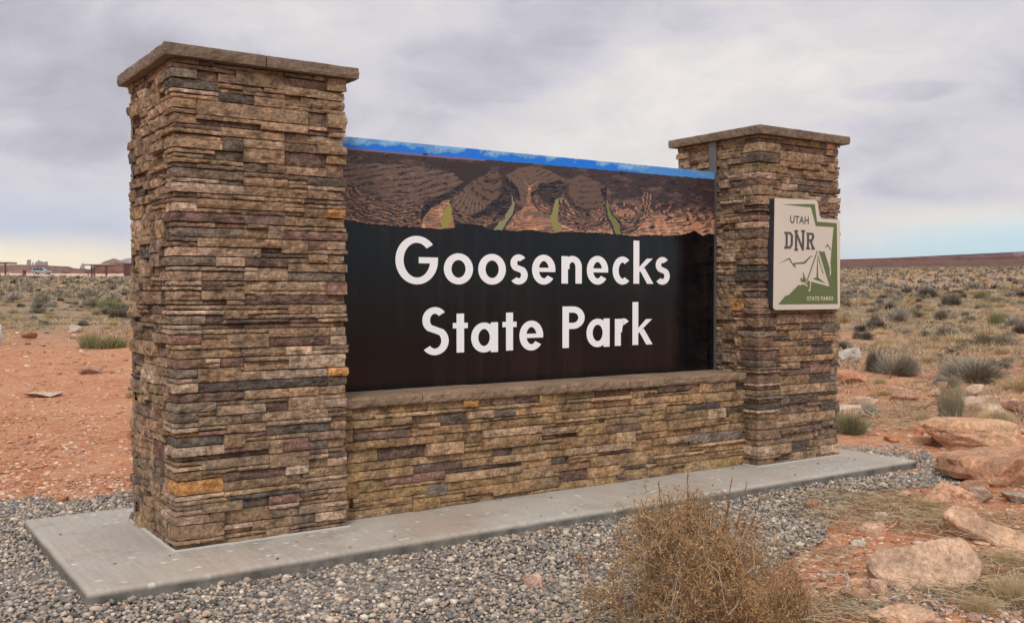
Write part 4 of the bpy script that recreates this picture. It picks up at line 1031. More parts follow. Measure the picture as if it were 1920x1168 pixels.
# ------------------------------------------------------------------ state parks plaque
def plaque():
    YQ = -0.078                                     # face of plaque
    def q(pts): return [(hit(1430+x/4.865, 360+y/4.867, 1, YQ)[0], hit(1430+x/4.865, 360+y/4.867, 1, YQ)[2]) for x, y in pts]
    P0 = q([(100, 1072)])[0]
    root = tag(empty('park_plaque', (P0[0], YQ, P0[1])), 'cream and green plaque shaped like the state, reading UTAH DNR STATE PARKS', 'plaque')
    cream = flat('cream_paint', (0.60, 0.55, 0.47), 0.45, var=0.03, vscale=3); green = flat('olive_green_paint', (0.105, 0.14, 0.045), 0.45)
    dark = flat('dark_grey_print', (0.075, 0.068, 0.065), 0.5); edge = flat('dark_plaque_edge', (0.03, 0.032, 0.038), 0.5)
    off = (-P0[0], -YQ, -P0[1])
    outl = [(112, 56), (480, 74), (502, 92), (520, 222), (540, 243), (690, 252), (706, 266), (706, 1052), (690, 1068), (118, 1077), (98, 1062)]
    # simple corner rounding
    def rounded(pts, r=10):
        out = []; n = len(pts)
        for i in range(n):
            p = np.array(pts[i], float); a = np.array(pts[i-1], float); b = np.array(pts[(i+1) % n], float)
            da = (a-p); la = np.linalg.norm(da); db = (b-p); lb = np.linalg.norm(db); rr = min(r, la*0.45, lb*0.45)
            p1, p2 = p+da/la*rr, p+db/lb*rr
            for t in (0, .33, .67, 1): out.append(tuple((1-t)**2*p1+2*t*(1-t)*p+t*t*p2))
        return out
    def extr(name, pts2, y0, y1, mat, tri=False):
        bm = bmesh.new(); vs = [bm.verts.new((x, y0, z)) for x, z in pts2]; f = bm.faces.new(vs)
        if y1 is not None:
            r = bmesh.ops.extrude_face_region(bm, geom=[f]); bmesh.ops.translate(bm, vec=(0, y1-y0, 0), verts=[v for v in r['geom'] if isinstance(v, bmesh.types.BMVert)])
        bmesh.ops.recalc_face_normals(bm, faces=bm.faces[:]); bmesh.ops.triangulate(bm, faces=[f for f in bm.faces if len(f.verts) > 4])
        me = bpy.data.meshes.new(name); bm.to_mesh(me); bm.free(); me.materials.append(mat)
        o = bpy.data.objects.new(name, me); COL.objects.link(o); o.parent = root; o.location = off; return o
    o2 = rounded(outl)
    extr('plaque_back', q([(x+2, y) for x, y in o2]), YQ+0.006, -0.004, edge)
    extr('plaque_face', q(o2), YQ, YQ+0.0055, cream)
    Y1 = YQ-0.0008
    def fl(name, pts, mat, y=Y1): return extr(name, q(pts), y, None, mat)
    fl('green_border', [(172, 114), (475, 111), (496, 272), (676, 286), (684, 1018), (612, 1020), (600, 860), (606, 800), (624, 740), (618, 640), (646, 322), (484, 312), (440, 142)], green)
    fl('green_hill', [(142, 1026), (205, 948), (236, 940), (330, 845), (345, 850), (410, 806), (600, 862), (612, 1021), (684, 1019), (684, 1022)], green, YQ-0.0010)
    fl('tent_side', [(508, 535), (540, 546), (562, 542), (612, 700), (612, 830), (600, 860), (560, 720)], green, YQ-0.0012)
    fl('tent_edge', [(494, 536), (502, 540), (412, 804), (402, 800)], green, YQ-0.0011)
    fl('tent_opening', [(497, 575), (503, 640), (506, 780), (575, 838), (520, 815), (455, 793), (490, 778)], green, YQ-0.0013)
    fl('tent_fold', [(503, 560), (508, 620), (555, 745), (548, 748)], green, YQ-0.0012)
    fl('mountain_line', [(148, 650), (246, 600), (252, 612), (272, 650), (375, 638), (438, 582), (462, 588), (440, 592), (385, 655), (295, 660), (303, 698), (268, 662), (240, 616)], green, YQ-0.0012)
    fl('mountain_peak', [(562, 516), (592, 472), (628, 532), (618, 532), (593, 492)], green, YQ-0.0009)
    fl('camp_fire', [(350, 820), (340, 790), (352, 784), (360, 800), (368, 780), (366, 720), (384, 770), (388, 795), (398, 780), (398, 812), (380, 826)], green, YQ-0.0014)
    def lines(name, segs, w, mat, y):
        V, Fc = [], []
        for s in segs:
            for quad in stroke(s, w):
                b = len(V); yy = y-0.00012*(b//4 % 7)
                for p in q(quad): V.append((p[0], yy, p[1]))
                Fc.append((b, b+1, b+2, b+3))
        o = mesh(name, V, Fc, mat, root); o.location = off
    lines('tent_outline', [[(504, 536), (604, 858)], [(604, 858), (412, 806)], [(442, 780), (428, 905)], [(428, 905), (414, 893)], [(500, 548), (440, 790)]], 8, cream, YQ-0.0016)
    lines('fire_logs', [[(335, 855), (365, 832), (408, 855)], [(345, 828), (408, 858)], [(408, 820), (338, 850)]], 7, cream, YQ-0.0020)
    # DNR
    sw = 26
    def fp(name, segs, w): lines(name, segs, w, dark, YQ-0.0012)
    fp('letter', [[(218, 366), (218, 518)], [(196, 374), (250, 376), (266, 400), (264, 480), (248, 508), (196, 508)]], sw*0.8)
    fp('letter', [[(304, 352), (304, 534)], [(300, 360), (366, 528)], [(370, 354), (366, 534)], [(288, 358), (322, 358)], [(350, 358), (386, 358)], [(288, 528), (322, 528)]], sw*0.78)
    fp('letter', [[(414, 374), (412, 522)], [(398, 380), (452, 384), (462, 408), (448, 440), (416, 444)], [(436, 446), (462, 522)], [(396, 516), (430, 516)], [(444, 518), (476, 518)]], sw*0.78)
    def text(body, x0p, x1p, ytop, ybot, mat, bold):
        cu = bpy.data.curves.new('lettering', 'FONT'); cu.body = body; cu.size = 1; cu.offset = bold; cu.space_character = 1.08
        to = bpy.data.objects.new('lettering', cu); COL.objects.link(to); dg = bpy.context.evaluated_depsgraph_get(); dg.update()
        me = bpy.data.meshes.new_from_object(to.evaluated_get(dg)); bpy.data.objects.remove(to)
        co = np.array([v.co[:] for v in me.vertices]); a, b = co.min(0), co.max(0)
        A = np.array(q([(x0p, ybot)])[0]); B = np.array(q([(x1p, ytop)])[0])
        for v in me.vertices:
            x, z = v.co.x, v.co.y
            v.co = (A[0]+(x-a[0])/(b[0]-a[0])*(B[0]-A[0]), YQ-0.0014, A[1]+(z-a[1])/(b[1]-a[1])*(B[1]-A[1]))
        me.materials.clear(); me.materials.append(mat)
        bm = bmesh.new(); bm.from_mesh(me); bm.verts.ensure_lookup_table(); seen = set(); isl = []
        for v in bm.verts:
            if v.index in seen: continue
            st, cur = [v], []
            while st:
                w_ = st.pop()
                if w_.index in seen: continue
                seen.add(w_.index); cur.append(w_.index); st += [e.other_vert(w_) for e in w_.link_edges]
            isl.append(cur)
        for cur in isl:
            ids = {k: n for n, k in enumerate(cur)}
            Vl = [tuple(bm.verts[k].co) for k in cur]; Fl = [tuple(ids[v.index] for v in f.verts) for f in bm.faces if f.verts[0].index in ids]
            o = mesh('letter', Vl, Fl, mat, root); o.location = off
        bm.free()
    text('UTAH', 250, 420, 226, 285, dark, 0.02); text('STATE PARKS', 403, 642, 953, 990, cream, 0.02)
plaque()

# ------------------------------------------------------------------ gravel
def ico():
    t = (1+5**.5)/2
    v = np.array([(-1, t, 0), (1, t, 0), (-1, -t, 0), (1, -t, 0), (0, -1, t), (0, 1, t), (0, -1, -t), (0, 1, -t), (t, 0, -1), (t, 0, 1), (-t, 0, -1), (-t, 0, 1)], float)
    v /= np.linalg.norm(v[0])
    f = np.array([(0, 11, 5), (0, 5, 1), (0, 1, 7), (0, 7, 10), (0, 10, 11), (1, 5, 9), (5, 11, 4), (11, 10, 2), (10, 7, 6), (7, 1, 8), (3, 9, 4), (3, 4, 2), (3, 2, 6), (3, 6, 8), (3, 8, 9), (4, 9, 5), (2, 4, 11), (6, 2, 10), (8, 6, 7), (9, 8, 1)])
    return v, f
def scatter_stones(name, pos, size, cols, mat, rng, flatn=0.6, smooth=True, tilt=0.5):
    V0, F0 = ico(); n = len(pos)
    jit = rng.uniform(0.72, 1.15, (n, 12, 1))
    v = V0[None]*jit
    sx = rng.uniform(0.85, 1.35, (n, 1)); sy = rng.uniform(0.65, 1.0, (n, 1)); sz = rng.uniform(flatn*0.75, flatn*1.25, (n, 1))
    v = v*np.stack([sx, sy, sz], -1).reshape(n, 1, 3)*size[:, None, None]
    a = rng.uniform(0, 2*math.pi, n); b = rng.normal(0, tilt, n)
    cb, sb = np.cos(b)[:, None], np.sin(b)[:, None]
    y, z = v[..., 1]*cb-v[..., 2]*sb, v[..., 1]*sb+v[..., 2]*cb
    ca, sa = np.cos(a)[:, None], np.sin(a)[:, None]
    x2, y2 = v[..., 0]*ca-y*sa, v[..., 0]*sa+y*ca
    v = np.stack([x2, y2, z], -1)+pos[:, None, :]
    Fc = (F0[None]+12*np.arange(n)[:, None, None]).reshape(-1, 3)
    o = bigmesh(name, v.reshape(-1, 3), Fc, mat, np.repeat(cols, 12, 0), smooth=smooth)
    return o
def gravel():
    rng = np.random.default_rng(101)
    step = 0.0225
    xs = np.arange(-4.2, 9.5, step); ys = np.arange(-5.0, 3.0, step)
    X, Y = np.meshgrid(xs, ys); X = X.ravel()+rng.uniform(-.5, .5, X.size)*step; Y = Y.ravel()+rng.uniform(-.5, .5, Y.size)*step
    wob = 0.12*np.sin(X*4+Y*3)+0.06*np.sin(9*X-7*Y)
    ok = inside(GRAVEL, X+wob, Y+wob*0.7)
    ok &= ~((X > SX0+0.008) & (X < SX1-0.008) & (Y > SY0+0.008) & (Y < SY1-0.008))
    P = np.stack([X, Y, np.full(X.size, ZG)], 1)
    u, v, d = to_px(P); ok &= (d > 0.5) & (u > -330) & (u < 2000) & (v < 1500) & ((v > 750))
    ok &= ~((Y > SY1) & (X > 0.6) & (X < 5.6))                       # hidden behind the monument
    X, Y, d, u, v = X[ok], Y[ok], d[ok], u[ok], v[ok]
    thin = (v > 1215) | (u < -60)
    k = ~thin | (rng.random(len(X)) < 0.35)
    X, Y, d = X[k], Y[k], d[k]
    far = rng.random(len(X)) < np.where(d > 7.5, 0.72, 1.0); X, Y = X[far], Y[far]
    n = len(X)
    size = np.exp(rng.normal(math.log(0.0118), 0.38, n)); size = np.clip(size, 0.005, 0.027)
    z = ZG + 0.008 + rng.uniform(-0.004, 0.011, n) + size*0.25 + 0.01*np.sin(X*2.3)*np.sin(Y*2.9+1)
    pal = 0.04+0.86*np.array([(.20, .185, .17), (.29, .262, .235), (.40, .345, .285), (.50, .42, .34), (.12, .118, .118), (.44, .32, .245), (.64, .58, .50), (.31, .225, .17), (.235, .228, .225)])
    c = np.array((1.06, 1.0, .93))*pal[rng.choice(len(pal), n, p=[.16, .17, .16, .13, .11, .07, .06, .05, .09])]*rng.uniform(0.75, 1.25, (n, 1))
    o = scatter_stones('gravel', np.stack([X, Y, z], 1), size, c, M_PEB, rng, 0.62, True, 0.5)
    tag(o, 'grey and tan pea gravel spread round the concrete slab', kind='stuff')
    # little heap of gravel among the boulders lower right
    ps = []
    for cx_, cy_, rr, m in ((1700, 1128, 0.30, 420), (1640, 1135, 0.16, 120), (1890, 1150, 0.2, 160)):
        g, _ = ground_at(cx_, cy_)
        for _ in range(m):
            a = rng.uniform(0, 6.28); q = rr*math.sqrt(rng.random()); x, y = g[0]+q*math.cos(a)*1.4, g[1]+q*math.sin(a)*0.8
            ps.append((x, y, float(terrain(x, y))+rng.uniform(0.0, 0.014)))
    ps = np.array(ps); n = len(ps); size = np.clip(np.exp(rng.normal(math.log(0.0125), 0.26, n)), 0.007, 0.022)
    c = pal[rng.choice(len(pal), n)]*rng.uniform(0.8, 1.2, (n, 1))
    o = scatter_stones('loose_gravel', ps, size, c, M_PEB, rng, 0.62); tag(o, 'loose gravel spilled among the red boulders', kind='stuff')
    # red chips and clods over the bare earth
    ps, sz, cl = [], [], []
    rp = np.array([(.55, .30, .19), (.62, .40, .29), (.40, .17, .09), (.68, .50, .38), (.34, .20, .14), (.47, .22, .12)])
    def add(px0, px1, py0, py1, m, s0, s1):
        px, py = rng.uniform(px0, px1, m), py0+(py1-py0)*rng.random(m)**0.8
        dv = FW[None]+RT[None]*((px-960)/F)[:, None]+UP[None]*((584-py)/F)[:, None]
        t = (CZ-ZG)/-dv[:, 2]
        for _ in range(25): G = CAM+dv*t[:, None]; t = 0.5*t+0.5*(CZ-terrain(G[:, 0], G[:, 1]))/-dv[:, 2]
        G = CAM+dv*t[:, None]; ok = ~(inside(GRAVEL, G[:, 0], G[:, 1]) & (rng.random(m) > 0.03)); G = G[ok]; k = len(G)
        s = np.exp(rng.uniform(math.log(s0), math.log(s1), k))
        for g, s_ in zip(G, s): ps.append((g[0], g[1], g[2]+s_*0.1)); sz.append(s_); cl.append(rp[rng.integers(len(rp))]*rng.uniform(0.8, 1.15))
    add(-60, 280, 640, 940, 4200, 0.006, 0.034); add(-60, 280, 600, 700, 160, 0.03, 0.09)
    add(1565, 1980, 620, 900, 1200, 0.010, 0.06); add(1480, 1980, 860, 1200, 3200, 0.006, 0.032); add(1480, 1980, 860, 1200, 170, 0.025, 0.055); add(1565, 1980, 680, 870, 120, 0.03, 0.075)
    ps, sz, cl = np.array(ps), np.array(sz), np.array(cl)
    o = scatter_stones('stone_chips', ps, sz, cl, M_SOILROCK, rng, 0.38, False, 0.25); tag(o, 'small red and pinkish stone chips lying on the bare earth', kind='stuff')
gravel()

# ------------------------------------------------------------------ boulders
def boulder(px0, px1, py0, py1, col, label, seed, hk=0.75, dk=0.7, rot=0.0, sink=0.3, cuts=9, cat='rock', name='boulder', rough=0.05):
    pxm = (px0+px1)/2
    g, dist = ground_at(pxm, py1)
    w = (px1-px0)*dist/F; hpx = (py1-py0)*dist/F
    el = math.atan2(CZ-g[2], dist); dep = w*dk
    h = max(0.25*w*0.3, (hpx - dep*math.sin(el)*0.8)) if hk is None else hpx*hk
    dirv = np.array([g[0]-CX, g[1]-CY]); dirv /= np.linalg.norm(dirv)
    c = g[:2]+dirv*dep*0.42; zc = float(terrain(c[0], c[1]))
    rng = np.random.default_rng(seed)
    bm = bmesh.new(); bmesh.ops.create_icosphere(bm, subdivisions=4 if w > 0.35 else 3, radius=1.0)
    planes = []
    for k in range(cuts):
        n = rng.normal(0, 1, 3); n[2] *= 0.8; n /= np.linalg.norm(n); planes.append((n, rng.uniform(0.42, 0.76)))
    planes.append((np.array([rng.normal(0, .12), rng.normal(0, .12), 1.0]), rng.uniform(0.5, 0.7)))
    V = np.array([v.co[:] for v in bm.verts])*1.12
    for n, d in planes:
        n = n/np.linalg.norm(n); t = V@n - d; m = t > 0; V[m] -= np.outer(t[m], n)*0.96
    lo, hi = V.min(0), V.max(0); V = (V-(lo+hi)/2)/((hi-lo)/2)
    out = []
    for v in V:
        q = Vector(v)*1.7+Vector((seed*3.1, 0, 0))
        n = mn.noise(q)*rough*0.9+mn.noise(q*2.7)*rough*0.9+mn.noise(q*6)*rough*0.5+mn.noise(q*13)*rough*0.25
        lay = mn.noise(Vector((q[0]*.6, q[1]*.6, q[2]*6)))*rough*0.5; n += lay
        out.append(np.array(v)*(1+n))
    V = np.array(out)*np.array([w/2, dep/2, (h*(1+sink))/2]); 
    for v, p in zip(bm.verts, V): v.co = p
    me = bpy.data.meshes.new(name); bm.to_mesh(me); bm.free(); me.materials.append(M_ROCK)
    me.polygons.foreach_set('use_smooth', [True]*len(me.polygons)); me.set_sharp_from_angle(angle=math.radians(17))
    a = me.color_attributes.new('col', 'FLOAT_COLOR', 'POINT'); cc = np.ones((len(V), 4), np.float32)
    base = np.array(col)
    for i, p in enumerate(V):
        k = 1.0 + 0.25*mn.noise(Vector((p[0]*7, p[1]*7, p[2]*18+seed))); cc[i, :3] = base*k
    a.data.foreach_set('color', cc.ravel())
    o = bpy.data.objects.new(name, me); COL.objects.link(o)
    yaw = math.atan2(-dirv[0], dirv[1]) + rot
    o.rotation_euler = (0, 0, yaw); o.location = (c[0], c[1], zc + h/2 - h*sink*0.5)
    tag(o, label, cat); return o
OR, PKK, CR, RD, GY = (.52, .285, .17), (.58, .37, .26), (.62, .46, .33), (.43, .18, .10), (.46, .36, .28)
BL = [
 (1572, 1613, 648, 680, (.50, .44, .38), 'pale grey blotched rock just right of the far pillar, behind the red one'),
 (1566, 1621, 692, 720, (.52, .25, .14), 'red-orange rounded rock beside the far pillar, in front of the pale grey one'),
 (1598, 1645, 741, 773, PKK, 'tilted pinkish slab of rock near the far pillar among dry twigs'),
 (1560, 1619, 757, 783, CR, 'low pale flat rock half hidden by the foot of the far pillar'),
 (1675, 1722, 728, 753, (.50, .30, .21), 'wedge-shaped rock with grey top standing alone between two grey bushes'),
 (1810, 1843, 719, 745, CR, 'pale block of rock behind the green twiggy bush'),
 (1806, 1884, 739, 781, CR, 'cream-topped block of sandstone right of the green twiggy bush'),
 (1880, 1935, 749, 775, PKK, 'pink rock cut by the right edge, beside the cream-topped block'),
 (1737, 1893, 784, 845, (.62, .37, .225), 'biggest sandstone boulder past the slab corner, with pale flat top'),
 (1772, 1990, 842, 912, (.50, .27, .16), 'wide crumbling orange boulder at the right edge, just below the biggest one'),
 (1801, 1849, 899, 920, OR, 'small orange rock tucked under the wide crumbling boulder'),
 (1815, 1858, 915, 943, GY, 'small grey-brown rock right of the crumbly pink ledge'),
 (1725, 1832, 905, 955, (.60, .34, .22), 'crumbly pink rock ledge at the edge of the gravel'),
 (1608, 1658, 979, 1004, (.62, .40, .27), 'small peach rock above the large flat boulder'),
 (1508, 1538, 933, 960, OR, 'orange rock lying in the straw at the gravel edge'),
 (1532, 1553, 946, 968, PKK, 'little pink stone leaning against the orange rock in the straw'),
 (1537, 1566, 1067, 1095, (.55, .38, .28), 'round tan stone left of the large flat boulder'),
 (1460, 1504, 1112, 1156, (.44, .26, .17), 'brown angular rock at the right foot of the tumbleweed bush'),
 (1577, 1633, 1102, 1133, (.50, .30, .20), 'brownish rock below the round peach stone, left of the flat boulder'),
 (1616, 1660, 1086, 1115, (.64, .40, .28), 'bright peach stone touching the lower left of the flat boulder'),
 (1635, 1742, 1144, 1185, (.60, .38, .25), 'peach slab of rock cut by the bottom edge'),
 (1484, 1512, 1094, 1110, PKK, 'small pink stone on the red mound right of the tumbleweed'),
 (1816, 1838, 1150, 1170, PKK, 'small pinkish stone near the bottom right corner'),
 (1597, 1622, 1012, 1026, (.70, .62, .54), 'small whitish stone on the red mound above the flat boulder'),
 (979, 1016, 1074, 1106, (.58, .36, .27), 'single pinkish rock lying on the gravel in front of the slab'),
 (150, 197, 686, 702, (.42, .26, .18), 'flat brown slab of rock on the bare earth below the green bush'),
 (50, 112, 737, 746, (.66, .50, .40), 'thin pale flat stone set in the bare red earth at left'),
 (132, 156, 609, 624, (.55, .47, .38), 'whitish block of rock behind the green bush at left'),
 (42, 68, 623, 635, RD, 'dark red rock at the edge of the scrub on the left'),
 (236, 253, 810, 822, RD, 'small dark red rock by the left side of the near pillar'),
 (107, 128, 929, 945, (.52, .23, .12), 'orange-red rock where gravel meets bare earth at left'),
 (1693, 1722, 566, 577, (.20, .10, .06), 'dark brown rock among grey bushes on the far right plain'),
 (1866, 1899, 872, 905, (.58, .40, .29), 'tan stone in front of the wide crumbling boulder'),
 (1880, 1935, 925, 945, GY, 'flat grey rock at right edge under the crumbling boulder'),
 (1560, 1580, 725, 735, PKK, 'tiny pink stone by the foot of the far pillar'),
]
for i, b in enumerate(BL):
    boulder(*b[:4], b[4], b[5], 200+i*7, hk=0.84, dk=0.62, rot=0.0, cuts=14, rough=0.11 if 'crumbl' in b[5] else 0.05)
_rr = np.random.default_rng(321)
for i in range(34):
    px, py = (_rr.uniform(1500, 1915), _rr.uniform(930, 1160)) if i < 18 else (_rr.uniform(1580, 1915), _rr.uniform(690, 900))
    if 1610 < px < 1850 and 1000 < py < 1115 or inside(GRAVEL, np.array([gp(px, py)[0]]), np.array([gp(px, py)[1]]))[0]: continue
    w_ = _rr.uniform(12, 30)*(1 if py > 900 else 0.8)
    boulder(px, px+w_, py-w_*_rr.uniform(.45, .8), py, [OR, PKK, CR, RD][i % 4], 'small angular stone scattered among the boulders and straw right of the gravel', 700+i, hk=0.85, dk=0.7, cuts=12)['group'] = 'small stones scattered among the boulders'
# slab-shaped rocks lying tilted towards us: outline, face relief and real thickness
def slab_rock(outline, tilt, thick, col, label, seed, lift=0.0):
    pxs = np.array(outline, float); cpx = pxs.mean(0); low = pxs[np.argmax(pxs[:, 1])]
    g, d = ground_at(low[0], low[1]-2)
    hd = np.array([CX-g[0], CY-g[1], 0]); hd /= np.linalg.norm(hd)
    n = hd*math.sin(tilt)+np.array([0, 0, 1.0])*math.cos(tilt); base = g+np.array([0, 0, lift])
    def onp(p):
        dv = ray(*p); t = ((base-CAM)@n)/(dv@n); return CAM+dv*t
    O = np.array([onp(p) for p in outline]); c = onp(cpx)
    m = 72; seg_ = []; L_ = np.linalg.norm(np.roll(O, -1, 0)-O, axis=1); cum = np.concatenate([[0], np.cumsum(L_)])
    for k in range(m):
        q = cum[-1]*k/m; i = int(np.searchsorted(cum, q, side='right')-1); f = (q-cum[i])/L_[i]; seg_.append(O[i]*(1-f)+O[(i+1) % len(O)]*f)
    ring = np.array(seg_); ring = (ring*2+np.roll(ring, 1, 0)+np.roll(ring, -1, 0))/4
    V = [c]; rows = 14
    for j in range(1, rows+1):
        f = j/rows
        for p in ring:
            q = c+(p-c)*f; w = Vector(q*4+seed); h = mn.noise(w)*0.030+mn.noise(w*2.7)*0.016+mn.noise(w*6.5)*0.008 - 0.018*max(0, f-0.9)/0.1
            # stepped bedding
            h += 0.012*math.floor(mn.noise(Vector(q*2.2+seed*2))*4)/2
            V.append(q+n*h)
    for j, (ins, dep) in enumerate(((-0.004, 0.3), (0.006, 0.62), (-0.01, 1.0))):
        for p in ring:
            o_ = (p-c)/np.linalg.norm(p-c); w = Vector(p*6+seed+j*3); V.append(p+o_*(ins+0.012*mn.noise(w))-n*thick*dep)
    V.append(c-n*thick)
    Fc = [(0, 1+k, 1+(k+1) % m) for k in range(m)]; R_ = rows+3
    for j in range(R_-1):
        for k in range(m):
            a_, b_ = 1+j*m+k, 1+j*m+(k+1) % m; Fc.append((a_, a_+m, b_+m, b_))
    e = len(V)-1
    Fc += [(e, 1+(R_-1)*m+(k+1) % m, 1+(R_-1)*m+k) for k in range(m)]
    V = np.array(V)-g; C = np.array([np.array(col)*(1+0.3*mn.noise(Vector(v*5+seed))) for v in V])
    o = mesh('boulder', V, Fc, M_ROCK, None, C, smooth=True); o.data.set_sharp_from_angle(angle=math.radians(22)); o.location = g
    bm = bmesh.new(); bm.from_mesh(o.data); bmesh.ops.recalc_face_normals(bm, faces=bm.faces[:]); bm.to_mesh(o.data); bm.free()
    tag(o, label, 'rock')
slab_rock([(1625, 1042), (1650, 1022), (1700, 1016), (1745, 1009), (1806, 1007), (1826, 1028), (1843, 1052), (1836, 1080), (1800, 1104), (1740, 1106), (1694, 1112), (1656, 1090), (1632, 1070)], 0.75, 0.13, (.58, .385, .26), 'large flat grey-topped boulder in the lower right corner area', 5)
slab_rock([(1765, 958), (1788, 943), (1822, 950), (1850, 972), (1900, 985), (1930, 1002), (1920, 1036), (1885, 1030), (1848, 1008), (1800, 985)], 0.6, 0.12, (.68, .43, .28), 'long pale rock sloping down to the right edge above the flat boulder', 9)

# ------------------------------------------------------------------ plants
def ribbons(P, wd, rng, cols):
    """P (n,k,3) centrelines, wd (n,k) widths, cols (n,k,3)"""
    n, k, _ = P.shape
    T = np.gradient(P, axis=1); rv = rng.normal(0, 1, (n, 1, 3)); S = np.cross(T, rv); S /= np.linalg.norm(S, axis=2, keepdims=True)+1e-9
    A = P-S*wd[..., None]/2; B = P+S*wd[..., None]/2
    V = np.stack([A, B], 2).reshape(-1, 3)
    base = (np.arange(n)*2*k)[:, None]+2*np.arange(k-1)[None]
    Fc = np.stack([base, base+1, base+3, base+2], -1).reshape(-1, 4)
    C = np.repeat(cols, 2, axis=1).reshape(-1, 3) if cols.shape[1] == k else np.repeat(np.repeat(cols, k, 1), 2, 1).reshape(-1, 3)
    return V, Fc, C
def tuft(rng, n, h, spread, wd, c0, c1, lean=0.5, k=4, curl=0.35):
    """grass tuft of radius spread and height h, root at the origin"""
    a = rng.uniform(0, 6.28, n); q = np.sqrt(rng.random(n))
    bx, by = spread*0.45*q*np.cos(a), spread*0.45*q*np.sin(a)
    hh = h*rng.uniform(0.45, 1.05, n)*(1-0.35*q); ln = lean*rng.uniform(0.2, 1.1, n)*(0.3+q)
    a2 = a+rng.normal(0, 0.6, n)
    t = np.linspace(0, 1, k)[None]
    x = bx[:, None]+np.cos(a2)[:, None]*(ln*hh)[:, None]*(t+curl*t*t); y = by[:, None]+np.sin(a2)[:, None]*(ln*hh)[:, None]*(t+curl*t*t)
    z = hh[:, None]*(t-0.22*t*t*ln[:, None])
    P = np.stack([x, y, z], -1); P[:, 1:-1] += rng.normal(0, h*0.03, (n, k-2, 3))
    w = wd*np.linspace(1, 0.35, k)[None]*rng.uniform(0.7, 1.3, (n, 1))
    f = rng.random((n, 1, 1)); C = (np.array(c0)*(1-f)+np.array(c1)*f)*rng.uniform(0.75, 1.25, (n, 1, 1))
    return ribbons(P, w, rng, np.broadcast_to(C, (n, k, 3)))
def shrub(rng, n, h, r, wd, c0, c1, k=3, droop=0.0, fine=0.5, lobes=5):
    """rounded desert shrub: short twigs springing from limbs, clumped"""
    # lobes make the outline uneven
    la = rng.uniform(0, 6.28, lobes); lr = r*rng.uniform(0.25, 0.6, lobes); lx, ly = lr*np.cos(la), lr*np.sin(la); lh = h*rng.uniform(0.6, 1.0, lobes); lrad = r*rng.uniform(0.42, 0.65, lobes)
    i = rng.integers(0, lobes, n)
    d = rng.normal(0, 1, (n, 3)); d[:, 2] = np.abs(d[:, 2])*0.9+0.05; d /= np.linalg.norm(d, axis=1, keepdims=True)
    s = rng.uniform(0.25, 1.0, n)**0.6
    base = np.stack([lx[i], ly[i], np.zeros(n)], 1)
    tip = base + d*np.stack([lrad[i], lrad[i], lh[i]], 1)*s[:, None]
    inner = base*0.6 + (tip-base)*rng.uniform(0.35, 0.7, (n, 1)); inner[:, 2] = np.maximum(inner[:, 2], 0.01)
    up = np.stack([rng.normal(0, .02, n), rng.normal(0, .02, n), rng.uniform(0.0, 0.07, n)], 1)*h/0.4
    t = np.linspace(0, 1, k)[None, :, None]
    P = inner[:, None]*(1-t)+(tip+up)[:, None]*t; P[:, 1:-1] += rng.normal(0, h*0.035, (n, k-2, 3)); P[..., 2] = np.maximum(P[..., 2], 0.0)
    w = wd*np.linspace(1, 0.45, k)[None]*rng.uniform(0.6, 1.4, (n, 1))
    f = rng.random((n, 1, 1)); C = (np.array(c0)*(1-f)+np.array(c1)*f)*rng.uniform(0.7, 1.3, (n, 1, 1))
    return ribbons(P, w, rng, np.broadcast_to(C, (n, k, 3)))
def cat3(*L):
    Vs, Fs, Cs = [], [], []; b = 0
    for v, f, c in L: Vs.append(v); Fs.append(f+b); Cs.append(c); b += len(v)
    return np.vstack(Vs), np.vstack(Fs), np.vstack(Cs)
STRAW0, STRAW1 = (.42, .31, .17), (.60, .47, .28)
GREY0, GREY1 = (.20, .175, .14), (.42, .365, .29)
OLIV0, OLIV1 = (.16, .16, .085), (.30, .27, .15)
DARK0, DARK1 = (.10, .085, .065), (.24, .205, .165)
prng = np.random.default_rng(909)
def proto(name, data): o = bigmesh(name, *data[:2], M_PLANT, data[2], link=False); return o.data
LOD = {}
for lod, (ns, ng, wd) in {'near': (5200, 1300, 0.0036), 'mid': (1500, 420, 0.009), 'far': (420, 130, 0.021)}.items():
    LOD[lod] = dict(
      grey=[proto('sagebrush', shrub(prng, ns, 0.42, 0.42, wd*1.25, GREY0, GREY1)) for _ in range(4)],
      dark=[proto('sagebrush', shrub(prng, ns, 0.45, 0.40, wd*1.3, DARK0, DARK1)) for _ in range(2)],
      olive=[proto('sagebrush', cat3(shrub(prng, ns//2, 0.36, 0.42, wd*1.2, OLIV0, OLIV1), tuft(prng, ns//3, 0.48, 0.7, wd, OLIV0, OLIV1, 0.5))) for _ in range(2)],
      airy=[proto('sagebrush', tuft(prng, ns//4, 0.46, 0.62, wd*.9, (.17, .16, .10), (.36, .32, .22), 0.55)) for _ in range(2)],
      straw=[proto('dry_grass_tuft', tuft(prng, ng, 0.34, 0.42, wd, STRAW0, STRAW1, 0.75)) for _ in range(4)])
def plant_at(data, x, y, s, sz, label, cat, group=None, name=None, tint=(1, 1, 1), rng=prng):
    o = bpy.data.objects.new(name or data.name.split('.')[0], data); COL.objects.link(o)
    o.location = (x, y, float(terrain(x, y))-0.01); o.rotation_euler[2] = rng.uniform(0, 6.28); o.scale = (s, s*rng.uniform(.85, 1.15), sz)
    o.color = (*tint, 1); tag(o, label, cat, group); return o
